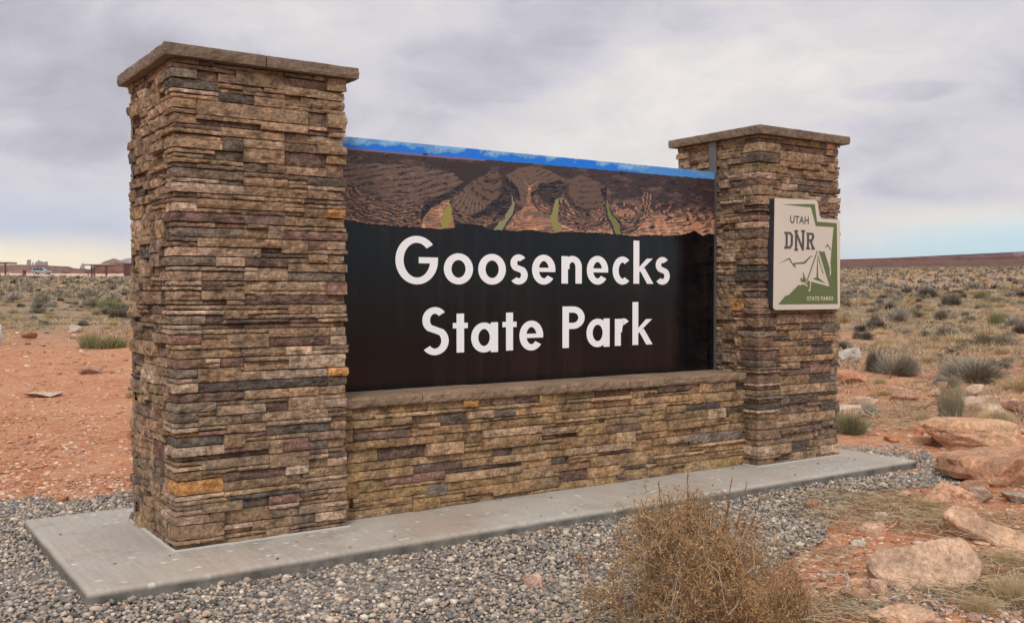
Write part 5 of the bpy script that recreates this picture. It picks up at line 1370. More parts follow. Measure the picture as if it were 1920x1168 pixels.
# particular bushes: px0, px1, py_top, py_base, kind, label
PB = [
 (1618, 1660, 648, 700, 'dark', 'dark twiggy bush beside the red-orange rock, left half of the pair'),
 (1640, 1722, 660, 706, 'grey', 'wide grey bush adjoining the dark one, right of the far pillar'),
 (1745, 1905, 672, 722, 'grey', 'broad low grey-green bush behind the cream-topped block'),
 (1752, 1812, 700, 784, 'airy', 'upright green-grey twiggy bush left of the cream-topped block'),
 (1860, 1890, 765, 800, 'airy', 'small grey-green bush in front of the cream-topped block'),
 (1622, 1658, 588, 616, 'dark', 'small dark round bush below the plaque corner'),
 (1655, 1712, 574, 606, 'grey', 'grey rounded bush up against the dark brown rock'),
 (1745, 1795, 576, 602, 'grey', 'grey bush half way across the right plain, before the black-hearted bush'),
 (1762, 1808, 552, 576, 'dark', 'black-hearted round bush on the right plain'),
 (1826, 1856, 543, 563, 'olive', 'olive-yellow bush on the right plain'),
 (1850, 1885, 578, 612, 'olive', 'olive bush at far right above the straw patch'),
 (1735, 1800, 610, 640, 'grey', 'grey bush inside a ring of straw grass'),
 (1880, 1925, 590, 618, 'grey', 'grey bush by the right picture edge'),
 (1570, 1598, 580, 602, 'grey', 'small grey bush just right of the plaque'),
 (148, 190, 620, 655, 'olive', 'yellow-green bush on the bare earth left of the near pillar'),
 (175, 238, 625, 655, 'olive', 'green bush touching the yellow-green one left of the near pillar'),
 (184, 234, 558, 583, 'olive', 'dark green bush at the edge of the scrub, left'),
 (134, 168, 596, 612, 'grey', 'small grey-brown bush behind the whitish block'),
 (236, 258, 584, 600, 'grey', 'grey bush almost hidden by the near pillar'),
 (56, 92, 566, 580, 'grey', 'grey bush on the left plain'),
]
for px0, px1, py0, py1, kd, lab in PB:
    g, dist = ground_at((px0+px1)/2, py1)
    w = (px1-px0)*dist/F; h = (py1-py0)*dist/F
    lod = 'near' if dist < 22 else 'mid'
    data = LOD[lod][kd][prng.integers(len(LOD[lod][kd]))]
    dirv = (g[:2]-CAM[:2])/np.linalg.norm(g[:2]-CAM[:2]); c = g[:2]+dirv*w*0.4
    tint = {'olive': (1.1, 1.15, 1.0), 'grey': (1, 1, 1), 'airy': (1, 1, 1), 'dark': (1, 1, 1)}[kd]
    plant_at(data, c[0], c[1], w/0.86, h/0.44, lab, 'bush', None, 'sagebrush', tint)
# scattered scrub
def scrub():
    rng = np.random.default_rng(4242)
    cand = []
    def add(az0, az1, r0, r1, dens, side):
        area = 0.5*math.radians(az1-az0)*(r1*r1-r0*r0); n = int(area*dens)
        az = np.radians(rng.uniform(az0, az1, n)); r = np.sqrt(rng.uniform(r0*r0, r1*r1, n))
        x, y = CX+r*np.sin(az+YAW), CY+r*np.cos(az+YAW)
        clump = np.sin(x*0.35+1)*np.sin(y*0.41)+0.6*np.sin(x*0.9+2*y*0.3)*np.sin(y*0.8)
        keep = clump+rng.normal(0, 0.6, n) > -0.55
        for a, b, c, d in zip(x[keep], y[keep], r[keep], az[keep]): cand.append((c, a, b, side, math.degrees(d)))
    add(17.0, 36, 11.5, 30, 1.3, 'R'); add(17.0, 34, 30, 80, 1.0, 'R'); add(17, 33, 80, 250, 0.42, 'R')
    add(-36, -18.5, 29, 40, 0.7, 'L'); add(-34, -18.5, 38, 90, 1.2, 'L'); add(-33, -18.5, 90, 208, 0.50, 'L')
    add(1, 17, 13, 30, 1.1, 'M'); add(1, 17, 30, 80, 0.8, 'M'); add(1, 17, 80, 230, 0.22, 'M'); add(32, 48, 11.5, 60, 0.8, 'M'); add(-48, -34, 29, 80, 0.5, 'M'); add(-18.5, 1, 20, 80, 0.5, 'M'); add(-18.5, 17, 60, 200, 0.03, 'M')
    cand.sort()
    counts = dict(shrub=0, straw=0); stuff = []
    for r, x, y, side, az in cand:
        if side == 'R' and r < 17 and rng.random() < 0.35: continue
        if inside(GRAVEL, x, y): continue
        vis = side != 'M' and -28.5 < az < 28.5
        straw = rng.random() < (0.55 if r < 70 else 0.30)
        if r > 45: kd = rng.choice(['grey', 'dark', 'olive', 'straw'], p=[.52, .17, .05, .26])
        else: kd = 'straw' if straw else rng.choice(['grey', 'dark', 'olive'], p=[.74, .18, .08])
        s = math.exp(rng.normal(0, 0.3))*(0.9 if kd == 'straw' else 0.85)
        if side == 'R': s *= 0.62 if r < 22 else (0.72 if r < 40 else 0.85)
        if side == 'L' and r < 50: s *= 0.62
        elif side == 'L' and r < 90: s *= 0.8
        key = 'straw' if kd == 'straw' else 'shrub'
        if vis and counts[key] < (290 if key == 'straw' else 270):
            counts[key] += 1
            lod = 'near' if r < 20 else ('mid' if r < 60 else 'far')
            dat = LOD[lod][kd]; data = dat[rng.integers(len(dat))]
            t = rng.uniform(0.8, 1.2); tint = (t, t*rng.uniform(.96, 1.02), t*rng.uniform(.9, 1.03))
            size = 'small' if s < 0.68 else ('large' if s > 1.0 else 'middling')
            band = ('near edge of the ' if r < 24 else 'nearer half of the ' if r < 34 else 'middle of the ') if side == 'R' else ('edge of the bare earth on the ' if r < 36 else 'nearer part of the ' if r < 50 else 'middle of the ')
            place = band + ('right-hand plain' if side == 'R' else 'left-hand plain')
            if kd == 'straw': plant_at(data, x, y, s, s*rng.uniform(.7, 1.1), size+' pale straw-coloured grass tuft at the '+place, 'grass tuft', size+' straw tufts at the '+place, 'dry_grass_tuft', tint, rng)
            else: plant_at(data, x, y, s, s*rng.uniform(.7, 1.1), size+' '+{'grey': 'grey-brown', 'dark': 'dark brown', 'olive': 'olive green'}[kd]+' desert shrub at the '+place, 'shrub', size+' '+{'grey': 'grey-brown', 'dark': 'dark brown', 'olive': 'olive green'}[kd]+' shrubs at the '+place, 'sagebrush', tint, rng)
        else: stuff.append((r, x, y, kd, s))
    # the rest as one mass
    Vs, Fs, Cs = [], [], []; b = 0
    protos = {k: [] for k in ('grey', 'dark', 'olive', 'straw')}
    for k, c0, c1 in (('grey', GREY0, GREY1), ('dark', DARK0, DARK1), ('olive', OLIV0, OLIV1)):
        for _ in range(5): protos[k].append((shrub(rng, 75, 0.42, 0.45, 0.055, c0, c1, k=2, lobes=4), shrub(rng, 34, 0.42, 0.45, 0.10, c0, c1, k=2, lobes=4)))
    for _ in range(5): protos['straw'].append((tuft(rng, 60, 0.34, 0.5, 0.04, STRAW0, STRAW1, 0.8, k=2), tuft(rng, 26, 0.34, 0.5, 0.09, STRAW0, STRAW1, 0.8, k=2)))
    for r, x, y, kd, s in stuff:
        v, f, c = protos[kd][rng.integers(5)][0 if r < 95 else 1]
        a = rng.uniform(0, 6.28); ca, sa = math.cos(a), math.sin(a)
        vv = v*s*1.1; vv = np.stack([vv[:, 0]*ca-vv[:, 1]*sa+x, vv[:, 0]*sa+vv[:, 1]*ca+y, vv[:, 2]+float(terrain(x, y))-0.02], 1)
        Vs.append(vv); Fs.append(f+b); Cs.append(c*rng.uniform(0.75, 1.2)); b += len(v)
    o = bigmesh('desert_scrub', np.vstack(Vs), np.vstack(Fs), M_PLANT, np.vstack(Cs)); tag(o, 'low grey scrub covering the far plain', kind='stuff')
scrub()

# low dry grass between the shrubs
def low_grass():
    rng = np.random.default_rng(66); Ls = []
    pr = [tuft(rng, 26, 0.15, 0.35, 0.009, (.34, .26, .16), (.62, .50, .33), 1.0, k=3) for _ in range(6)] + [tuft(rng, 30, 0.13, 0.4, 0.010, (.20, .165, .12), (.36, .30, .22), 1.1, k=3) for _ in range(4)]
    Vs, Fs, Cs = [], [], []; b = 0
    for az0, az1, r0, r1, n in ((17, 32, 12, 20, 480), (17, 32, 20, 60, 6200), (4, 17, 13, 50, 2200), (32, 44, 12, 45, 1600), (-31, -18, 27, 40, 420), (-31, -18, 38, 75, 2400)):
        az = np.radians(rng.uniform(az0, az1, n)); rr = np.sqrt(rng.uniform(r0*r0, r1*r1, n)); X = CX+rr*np.sin(az+YAW); Y = CY+rr*np.cos(az+YAW)
        cl = np.sin(X*0.6+1.3*np.sin(Y*0.4))*np.sin(Y*0.7+0.5)+rng.normal(0, .5, n) > -0.25
        X, Y, rr = X[cl], Y[cl], rr[cl]; Z = terrain(X, Y)
        ins = inside(GRAVEL, X, Y)
        for x, y, z, r_, g in zip(X, Y, Z, rr, ins):
            if g: continue
            v, f, c = pr[rng.integers(len(pr))]; s_ = rng.uniform(0.5, 1.3)*(1.0 if r_ < 20 else 1.25)
            Vs.append(v*s_+np.array((x, y, z-0.01))); Fs.append(f+b); Cs.append(c*rng.uniform(.75, 1.15)); b += len(v)
    o = bigmesh('low_dry_grass', np.vstack(Vs), np.vstack(Fs), M_PLANT, np.vstack(Cs)); tag(o, 'thin dry grass and litter between the desert shrubs', kind='stuff')
low_grass()
# stray gravel on the slab
def strays():
    rng = np.random.default_rng(12); n = 46
    x = rng.uniform(SX0+.1, SX1-.1, n); y = np.where(rng.random(n) < .75, rng.uniform(SY0+.06, 0.10, n), rng.uniform(SY0+.05, D, n))
    ok = ~((x > -0.05) & (x < W+.05) & (y > -.06)) & ~((x > R-.05) & (x < R+W+.05) & (y > -.06)) & ~((x > W) & (x < R) & (y > YW-.05)); x, y = x[ok], y[ok]; n = len(x)
    sz = rng.uniform(.004, .011, n); o = scatter_stones('stray_pebbles', np.stack([x, y, sz*.4], 1), sz, np.array((.16, .12, .10))*rng.uniform(.5, 2.6, (n, 1)), M_PEB, rng, .6); tag(o, 'stray pebbles and crumbs lying on the concrete slab', kind='stuff')
strays()
# straw lying among the boulders
def straw_mass():
    rng = np.random.default_rng(31); Ls = []
    spots = [(1650, 940, 0.5, 260), (1590, 955, 0.4, 240), (1720, 965, 0.45, 260), (1700, 985, 0.35, 170), (1780, 1000, 0.25, 100), (1560, 985, 0.3, 120), (1510, 1045, 0.3, 120), (1880, 1070, 0.35, 260), (1860, 1120, 0.3, 220), (1905, 1110, 0.3, 200), (1760, 1120, 0.3, 90), (1560, 1150, 0.35, 160),
             (1600, 1160, 0.3, 120), (1640, 800, 0.5, 200), (1700, 790, 0.6, 260), (1760, 830, 0.3, 90), (1850, 840, 0.4, 100), (1600, 800, 0.4, 140), (1880, 985, 0.3, 120), (1900, 860, 0.3, 90), (1660, 765, 0.6, 140), (1750, 770, 0.5, 120), (1200, 1178, .5, 200), (1380, 1178, .45, 200), (1460, 1160, 0.3, 120), (1420, 1080, 0.3, 90)]
    for px, py, rr, n in spots:
        g, d = ground_at(px, py)
        a = rng.uniform(0, 6.28, n); q = rr*np.sqrt(rng.random(n)); x, y = g[0]+q*np.cos(a), g[1]+q*np.sin(a)
        th = rng.uniform(0, 6.28, n); ln = rng.uniform(0.08, 0.30, n); k = 5; t = np.linspace(0, 1, k)[None]
        bend = rng.normal(0, 0.9, n)[:, None]
        X = x[:, None]+ln[:, None]*t*np.cos(th[:, None]+bend*t); Y = y[:, None]+ln[:, None]*t*np.sin(th[:, None]+bend*t)
        Z = terrain(X, Y)+0.012+rng.uniform(0, 0.05, (n, 1))*np.sin(t*math.pi*0.8)+rng.uniform(0, 0.04, (n, 1))*t
        P = np.stack([X, Y, Z], -1)
        f = rng.random((n, 1, 1)); C = (np.array((.33, .25, .155))*(1-f)+np.array((.58, .46, .30))*f)*rng.uniform(.6, 1.15, (n, 1, 1))
        Ls.append(ribbons(P, 0.0035*np.ones((n, k)), rng, np.broadcast_to(C, (n, k, 3))))
    V, Fc, C = cat3(*Ls); o = bigmesh('dead_grass', V, Fc, M_PLANT, C); tag(o, 'tangled dead straw lying on earth and between the boulders', kind='stuff')
straw_mass()
# standing straw tufts among the boulders
TF = [(1745, 960, .16, .8, 'straw tuft above the long pale rock'), (1770, 985, .15, .8, 'straw tuft against the lower side of the long pale rock'), (1888, 1062, .15, .7, 'grey-green tuft at the right edge beside the flat boulder'), (1905, 1130, .2, .9, 'large straw clump in the bottom right corner'),
      (1835, 1150, .14, .8, 'thin straw tuft below the flat boulder'), (1640, 1110, .10, .6, 'thin tuft of straw on the lower edge of the flat boulder'), (1440, 940, .10, .5, 'tiny straw tuft growing through the gravel behind the tumbleweed'), (1555, 870+60, .10, .6, 'small straw tuft at the gravel corner past the slab'),
      (1730, 790, .18, .8, 'straw tuft left of the biggest boulder'), (1650, 720, .17, .8, 'pale straw tuft between the red-orange rock and the wedge-shaped rock'), (1885, 800, .2, .8, 'straw tuft at the right end of the biggest boulder'), (248, 745, .16, .8, 'small tuft of dry grass by the left side of the near pillar'), (210, 700, .1, .6, 'tiny straw tuft near the flat brown slab of rock'),
      (1800, 880, .14, .7, 'dry weed growing against the wide crumbling boulder'), (1880, 900, .16, .8, 'dry weed in front of the wide crumbling boulder')]
for px, py, h, sp, lab in TF:
    g, d = ground_at(px, py); dat = LOD['near']['straw'][prng.integers(4)]
    plant_at(dat, g[0], g[1], h*sp*2.6, h/0.34, lab, 'grass tuft', None, 'dry_grass_tuft')

# tumbleweed bush in front
def tumbleweed(px, py, wpx, hpx, label):
    rng = np.random.default_rng(5150)
    g, d = ground_at(px, py); w = wpx*d/F; h = hpx*d/F
    segs = []      # (p0, p1, width, shade)
    tips = []
    def grow(p, dr, ln, wd, lev):
        n = 4 if lev < 2 else 3
        pts = [p]
        for i in range(n):
            dr = dr + rng.normal(0, 0.22+0.08*lev, 3); dr /= np.linalg.norm(dr)
            q = pts[-1]+dr*ln/n
            if q[2] < 0.005: q[2] = 0.005+rng.uniform(0, .02)
            pts.append(q)
            if lev < 4:
                m = (2, 2, 2, 2)[lev] if rng.random() < (0.9, 0.72, 0.62, 0.42)[lev] else 1
                for _ in range(m):
                    t = rng.normal(0, 1, 3); t = t-dr*(t@dr); t /= np.linalg.norm(t)
                    nd = dr*0.55+t*0.85+np.array([0, 0, 0.10]); nd /= np.linalg.norm(nd)
                    grow(q.copy(), nd, ln*rng.uniform(0.42, 0.68), wd*0.62, lev+1)
        segs.append((np.array(pts), wd, lev))
    for k in range(13):
        a = rng.uniform(0, 6.28); e = rng.uniform(0.1, 1.3)
        dr = np.array([math.cos(a)*math.cos(e)*1.0, math.sin(a)*math.cos(e), math.sin(e)])
        grow(np.array([rng.normal(0, .05), rng.normal(0, .05), 0.0]), dr, rng.uniform(0.5, 0.85), 0.0065, 0)
    # shape into an ellipsoid-ish mound
    def shape(P):
        P = P.copy(); P[..., 0] *= 0.92; P[..., 1] *= 0.92
        r = (np.sqrt((P[..., 0]/(w*0.54))**2+(P[..., 1]/(w*0.45))**2)**3+np.abs(P[..., 2]/(h*1.0))**3)**(1/3)
        an = np.arctan2(P[..., 1], P[..., 0]); ez = P[..., 2]/h
        L0 = 0.80 + 0.13*np.sin(an*2+0.8)+0.08*np.sin(an*5+ez*4+2)+0.06*np.sin(an*9-ez*7)
        k = np.where(r > L0*0.75, (L0*0.75+0.40*np.tanh((r-L0*0.75)/1.0))/r, 1.0)
        return P*k[..., None]
    groups = {}
    for pts, wd, lev in segs: groups.setdefault(len(pts), []).append((pts, wd, lev))
    Ls = []
    for k, L_ in groups.items():
        P = shape(np.array([a[0] for a in L_])); P[..., 2] = np.maximum(P[..., 2], 0.004)
        wd = np.maximum(np.array([a[1] for a in L_])[:, None]*np.linspace(1, .6, k)[None], 0.0019)
        n = len(L_); lv = np.array([a[2] for a in L_])[:, None, None]
        f = rng.random((n, 1, 1)); C = (np.array((.24, .15, .075))*(1-f)+np.array((.42, .29, .165))*f)*rng.uniform(.7, 1.2, (n, 1, 1))
        C = np.where(lv < 3, np.array((.46, .37, .27))*rng.uniform(.7, 1.2, (n, 1, 1)), C)
        Ls.append(ribbons(P, wd, rng, np.broadcast_to(C, (n, k, 3))))
        if k == 4:                               # seed bracts along the fine twigs
            T = P[:, 1:].reshape(-1, 3); T = T[rng.random(len(T)) < 0.5]; m = len(T)
            dd = rng.normal(0, 1, (m, 3)); dd /= np.linalg.norm(dd, axis=1, keepdims=True)
            Q = np.stack([T, T+dd*rng.uniform(0.006, 0.013, (m, 1))], 1)
            f = rng.random((m, 1, 1)); C = (np.array((.29, .15, .065))*(1-f)+np.array((.54, .34, .17))*f)*rng.uniform(.75, 1.2, (m, 1, 1))
            Ls.append(ribbons(Q, np.full((m, 2), 0.0042), rng, np.broadcast_to(C, (m, 2, 3))))
    V, Fc, C = cat3(*Ls)
    root = tag(empty('tumbleweed_bush', (g[0], g[1], g[2])), label, 'bush')
    o = bigmesh('twigs', V, Fc, M_PLANT, C, parent=root)
    print('tumbleweed quads', len(Fc))
    # taller seed stalks that rise above the mound
    rt2, fw2 = RT[:2], np.array([math.sin(YAW), math.cos(YAW)])
    for sx, top in ((1194, 912), (1213, 912), (1240, 880), (1252, 905), (1278, 905), (1285, 858), (1296, 900), (1318, 922), (1376, 872), (1392, 878), (1402, 900), (1416, 905), (1360, 915)):
        off = (sx-px)*d/F; dpt = rng.uniform(-0.05, 0.15)
        bx, by = rt2*off+fw2*dpt
        dd = d+dpt; ztop = CZ + (548-top)/F*dd - g[2]
        z0 = h*0.55; n = 16; P = np.zeros((1, n, 3)); t = np.linspace(0, 1, n)
        P[0, :, 0] = bx*(0.75+0.25*t)+rng.normal(0, .002, n); P[0, :, 1] = by*(0.75+0.25*t)+rng.normal(0, .002, n); P[0, :, 2] = z0+(ztop-z0)*t
        L2 = [ribbons(P, np.full((1, n), 0.0042), rng, np.full((1, n, 3), .22)*np.array((1, .66, .42)))]
        m = 80; ti = rng.uniform(0.05, 1, m); B = np.stack([np.interp(ti, t, P[0, :, i]) for i in range(3)], 1)
        dr = rng.normal(0, 1, (m, 3)); dr[:, 2] = np.abs(dr[:, 2])*0.5; dr /= np.linalg.norm(dr, axis=1, keepdims=True)
        Q = np.stack([B, B+dr*rng.uniform(.005, .022, (m, 1))*(1.25-ti[:, None])], 1)
        L2.append(ribbons(Q, np.full((m, 2), 0.0055), rng, np.broadcast_to(np.array((.32, .175, .09))*rng.uniform(.6, 1.3, (m, 1, 1)), (m, 2, 3))))
        for ex in range(3):                      # side shoots
            ti0 = rng.uniform(0.05, 0.5); b0 = np.array([np.interp(ti0, t, P[0, :, i]) for i in range(3)]); s_ = rng.choice([-1, 1]); ln = rng.uniform(.03, .08)
            kk = 6; tt = np.linspace(0, 1, kk)[:, None]; e = np.array([rt2[0]*s_*0.7, rt2[1]*s_*0.7, 0.7])*ln
            PP = (b0+e*tt)[None]; L2.append(ribbons(PP, np.full((1, kk), .0022), rng, np.full((1, kk, 3), .25)*np.array((1, .65, .4))))
            mm = 22; ii = rng.random(mm)[:, None]; B2 = b0+e*ii; d2 = rng.normal(0, 1, (mm, 3)); d2 /= np.linalg.norm(d2, axis=1, keepdims=True)
            L2.append(ribbons(np.stack([B2, B2+d2*rng.uniform(.005, .012, (mm, 1))], 1), np.full((mm, 2), .004), rng, np.broadcast_to(np.array((.38, .22, .11))*rng.uniform(.6, 1.3, (mm, 1, 1)), (mm, 2, 3))))
        V2, F2, C2 = cat3(*L2); bigmesh('seed_stalk', V2, F2, M_PLANT, C2, parent=root)
tumbleweed(1290, 1185, 450, 262, 'golden-brown dry tumbleweed bush in front of the slab, with thin seed stalks on top')

# dead branches on the right
def branch(px, py, L_, ang, label, seed):
    rng = np.random.default_rng(seed); g, d = ground_at(px, py)
    V, Fc = [], []
    def tube(P, r0, r1):
        n = 5
        for i, p in enumerate(P):
            r_ = r0+(r1-r0)*i/(len(P)-1); dd = P[min(i+1, len(P)-1)]-P[max(i-1, 0)]; dd /= np.linalg.norm(dd)
            u = np.cross(dd, [0, 0, 1.0]); u /= np.linalg.norm(u)+1e-9; v = np.cross(dd, u)
            for k in range(n): a = 6.283*k/n; V.append(tuple(p+(u*math.cos(a)+v*math.sin(a))*r_))
        b = len(V)-n*len(P)
        for i in range(len(P)-1):
            for k in range(n): Fc.append((b+i*n+k, b+i*n+(k+1) % n, b+(i+1)*n+(k+1) % n, b+(i+1)*n+k))
    def grow(p, a, e, ln, r_, lev):
        P = [p]
        for i in range(5):
            a += rng.normal(0, .3); e += rng.normal(0, .15)
            q = P[-1]+np.array([math.cos(a)*math.cos(e), math.sin(a)*math.cos(e), math.sin(e)])*ln/5; q[2] = max(q[2], r_)
            P.append(q)
            if lev < 2 and i > 0 and rng.random() < .6: grow(q.copy(), a+rng.choice([-1, 1])*rng.uniform(.5, 1.1), e+rng.uniform(-.1, .4), ln*.5, r_*.6, lev+1)
        tube(P, r_, r_*.4)
    grow(np.array([0, 0, .012]), ang, 0.15, L_, 0.011, 0)
    o = mesh('dead_branch', V, Fc, M_PLANT, None, np.tile((.42, .34, .26), (len(V), 1)), smooth=True); o.location = g
    tag(o, label, 'branch')
branch(1640, 792, 0.5, 0.6, 'bleached dead branch on the ground left of the biggest boulder', 1)
branch(1690, 786, 0.45, -0.4, 'forked grey twig lying nearer the biggest boulder', 2)
branch(1880, 846, 0.5, -0.7, 'pale dead branch lying on top of the wide crumbling boulder', 3)
branch(1570, 1120, 0.35, 0.2, 'thin bent twig on red earth below the round tan stone', 4)

# ------------------------------------------------------------------ far things on the left: shelters, car, hut
BROWN = flat('dark_brown_paint', (0.085, 0.03, 0.028), 0.6); ROOFM = flat('dusty_metal_roof', (0.50, 0.42, 0.40), 0.5)
def polar(px, r):
    a = math.atan((px-960)/F)+YAW
    x, y = CX+r*math.sin(a), CY+r*math.cos(a); return np.array([x, y, float(terrain(x, y))])
def shelter(px0, px1, r, label, posts, height=2.6, table=True):
    c = polar((px0+px1)/2, r); w = (px1-px0)*r/F
    root = tag(empty('picnic_shelter', tuple(c), -YAW), label, 'shelter')
    V, Fc = boxes([((-w/2, -1.9, height), (w/2, 1.9, height+0.16))]); mesh('roof', V, Fc, ROOFM, root)
    V, Fc = boxes([((-w/2+.05, -1.85, height-.18), (w/2-.05, -1.75, height-.002)), ((-w/2+.05, 1.75, height-.18), (w/2-.05, 1.85, height-.002))]); mesh('beam', V, Fc, BROWN, root)
    for x, y in posts:
        b = 0.11; mesh('post', *boxes([((x*w/2-b, y-b, -0.5), (x*w/2+b, y+b, height-.19 if abs(y) > 1.6 else height-.002))]), BROWN, root)
    if table:
        V, Fc = boxes([((-0.9, -.4, .72), (.9, .4, .78)), ((-0.9, -.85, .44), (.9, -.6, .49)), ((-0.9, .6, .44), (.9, .85, .49)), ((-.7, -.75, .36), (-.62, .75, .43)), ((.62, -.75, .36), (.7, .75, .43)), ((-.7, -.08, -.1), (-.62, .08, .715)), ((.62, -.08, -.1), (.7, .08, .715))])
        t = mesh('picnic_table', V, Fc, BROWN); t.location = (c[0]-0.3*w*math.cos(YAW), c[1]+0.3*w*math.sin(YAW), c[2]); t.rotation_euler[2] = -YAW+0.2
        tag(t, 'picnic table under the '+('open brown shelter near the pillar' if px0 > 100 else 'shelter cut by the left edge'), 'picnic table')
shelter(164, 209, 232, 'open brown picnic shelter with flat roof near the left pillar', [(-.84, 1.8), (-.12, -1.8), (.28, 1.8), (.84, -1.8)])
shelter(-30, 21, 215, 'flat roofed picnic shelter cut by the left edge of the picture', [(.84, -1.8), (-.84, -1.8), (-.84, 1.8)])
h = polar(253, 235); root = tag(empty('restroom_hut', tuple(h), -YAW), 'dark red-brown hut half hidden behind the near pillar', 'hut')
mesh('walls', *boxes([((-1.8, -1.6, -.4), (2.6, 1.6, 2.6))]), BROWN, root); mesh('roof', *boxes([((-2.0, -1.8, 2.602), (2.8, 1.8, 2.72))]), flat('hut_roof', (.12, .07, .06), .7), root)
mesh('door', *boxes([((-.5, -1.64, -.3), (.45, -1.602, 1.95))]), flat('hut_door', (.14, .07, .06), .6), root)
b_ = polar(46, 250); o = mesh('trash_can', *boxes([((-.3, -.3, -.2), (.3, .3, .95)), ((-.42, -.42, .952), (.42, .42, 1.05))]), BROWN); o.location = b_; tag(o, 'small dark trash can left of the parked car', 'trash can')
b_ = polar(98.5, 205); o = mesh('marker_box', *boxes([((-.25, -.2, -.2), (.25, .2, .42)), ((-.28, -.23, .421), (.28, .23, .46))]), BROWN); o.location = b_; tag(o, 'small dark brown box at the scrub edge right of the car', 'box')
def car():
    c = polar(79, 285); root = tag(empty('parked_car', tuple(c), -YAW), 'pale blue-grey estate car parked on the sandy strip far left', 'car')
    paint = flat('pale_car_paint', (.27, .31, .33), .35, .2); glass = flat('dark_glass', (.02, .025, .03), .1); tyre = flat('tyre_rubber', (.02, .02, .02), .9); rimm = flat('wheel_rim', (.55, .55, .57), .35, .6)
    # side profile extruded across width, nose to the right
    prof = [(-2.35, .45), (-2.38, .95), (-2.30, 1.05), (-2.05, 1.62), (-1.8, 1.70), (.1, 1.72), (.35, 1.66), (1.05, 1.12), (2.1, .98), (2.33, .82), (2.38, .42)]
    bm = bmesh.new(); vs = [bm.verts.new((x, -.88 if z < 1.1 else -.74, z)) for x, z in prof]; vt = [bm.verts.new((x, .88 if z < 1.1 else .74, z)) for x, z in prof]
    bm.faces.new(vs); bm.faces.new(vt[::-1]); n = len(prof)
    for i in range(n): bm.faces.new((vs[(i+1) % n], vs[i], vt[i], vt[(i+1) % n]))
    bmesh.ops.recalc_face_normals(bm, faces=bm.faces[:]); me = bpy.data.meshes.new('body'); bm.to_mesh(me); bm.free(); me.materials.append(paint); o = bpy.data.objects.new('body', me); COL.objects.link(o); o.parent = root
    for xs in ([(-2.0, 1.12), (-1.2, 1.12), (-1.2, 1.6), (-1.85, 1.6)], [(-1.1, 1.12), (-.2, 1.12), (-.2, 1.6), (-1.1, 1.6)], [(-.1, 1.12), (.85, 1.12), (.3, 1.58), (-.1, 1.6)]):
        mesh('side_window', [(x, -.90+(.14 if z > 1.3 else 0), z) for x, z in xs], [(0, 1, 2, 3)], glass, root)
    for x in (-1.45, 1.45):
        for y in (-.86, .86):
            bm = bmesh.new(); bmesh.ops.create_cone(bm, cap_ends=True, segments=18, radius1=.36, radius2=.36, depth=.22)
            for v in bm.verts: v.co = Vector((v.co.x+x, v.co.z+y, v.co.y+.36))
            me = bpy.data.meshes.new('wheel'); bm.to_mesh(me); bm.free(); me.materials.append(tyre); w = bpy.data.objects.new('wheel', me); COL.objects.link(w); w.parent = root
            bm = bmesh.new(); bmesh.ops.create_cone(bm, cap_ends=True, segments=14, radius1=.22, radius2=.22, depth=.24)
            for v in bm.verts: v.co = Vector((v.co.x+x, v.co.z+y, v.co.y+.36))
            me = bpy.data.meshes.new('rim'); bm.to_mesh(me); bm.free(); me.materials.append(rimm); r_ = bpy.data.objects.new('rim', me); COL.objects.link(r_); r_.parent = w
car()
g, d = ground_at(-3, 648)
bm = bmesh.new(); bmesh.ops.create_uvsphere(bm, u_segments=16, v_segments=10, radius=.075)
for v in bm.verts:
    if v.co.z > 0: v.co.z += .45
    else: v.co.z = v.co.z*0.0-.1
me = bpy.data.meshes.new('marker_post'); bm.to_mesh(me); bm.free(); me.materials.append(flat('white_post_paint', (.6, .6, .62), .5)); o = bpy.data.objects.new('marker_post', me); COL.objects.link(o); o.location = g
for p in me.polygons: p.use_smooth = True
tag(o, 'white round-topped post cut by the left edge of the picture', 'post')

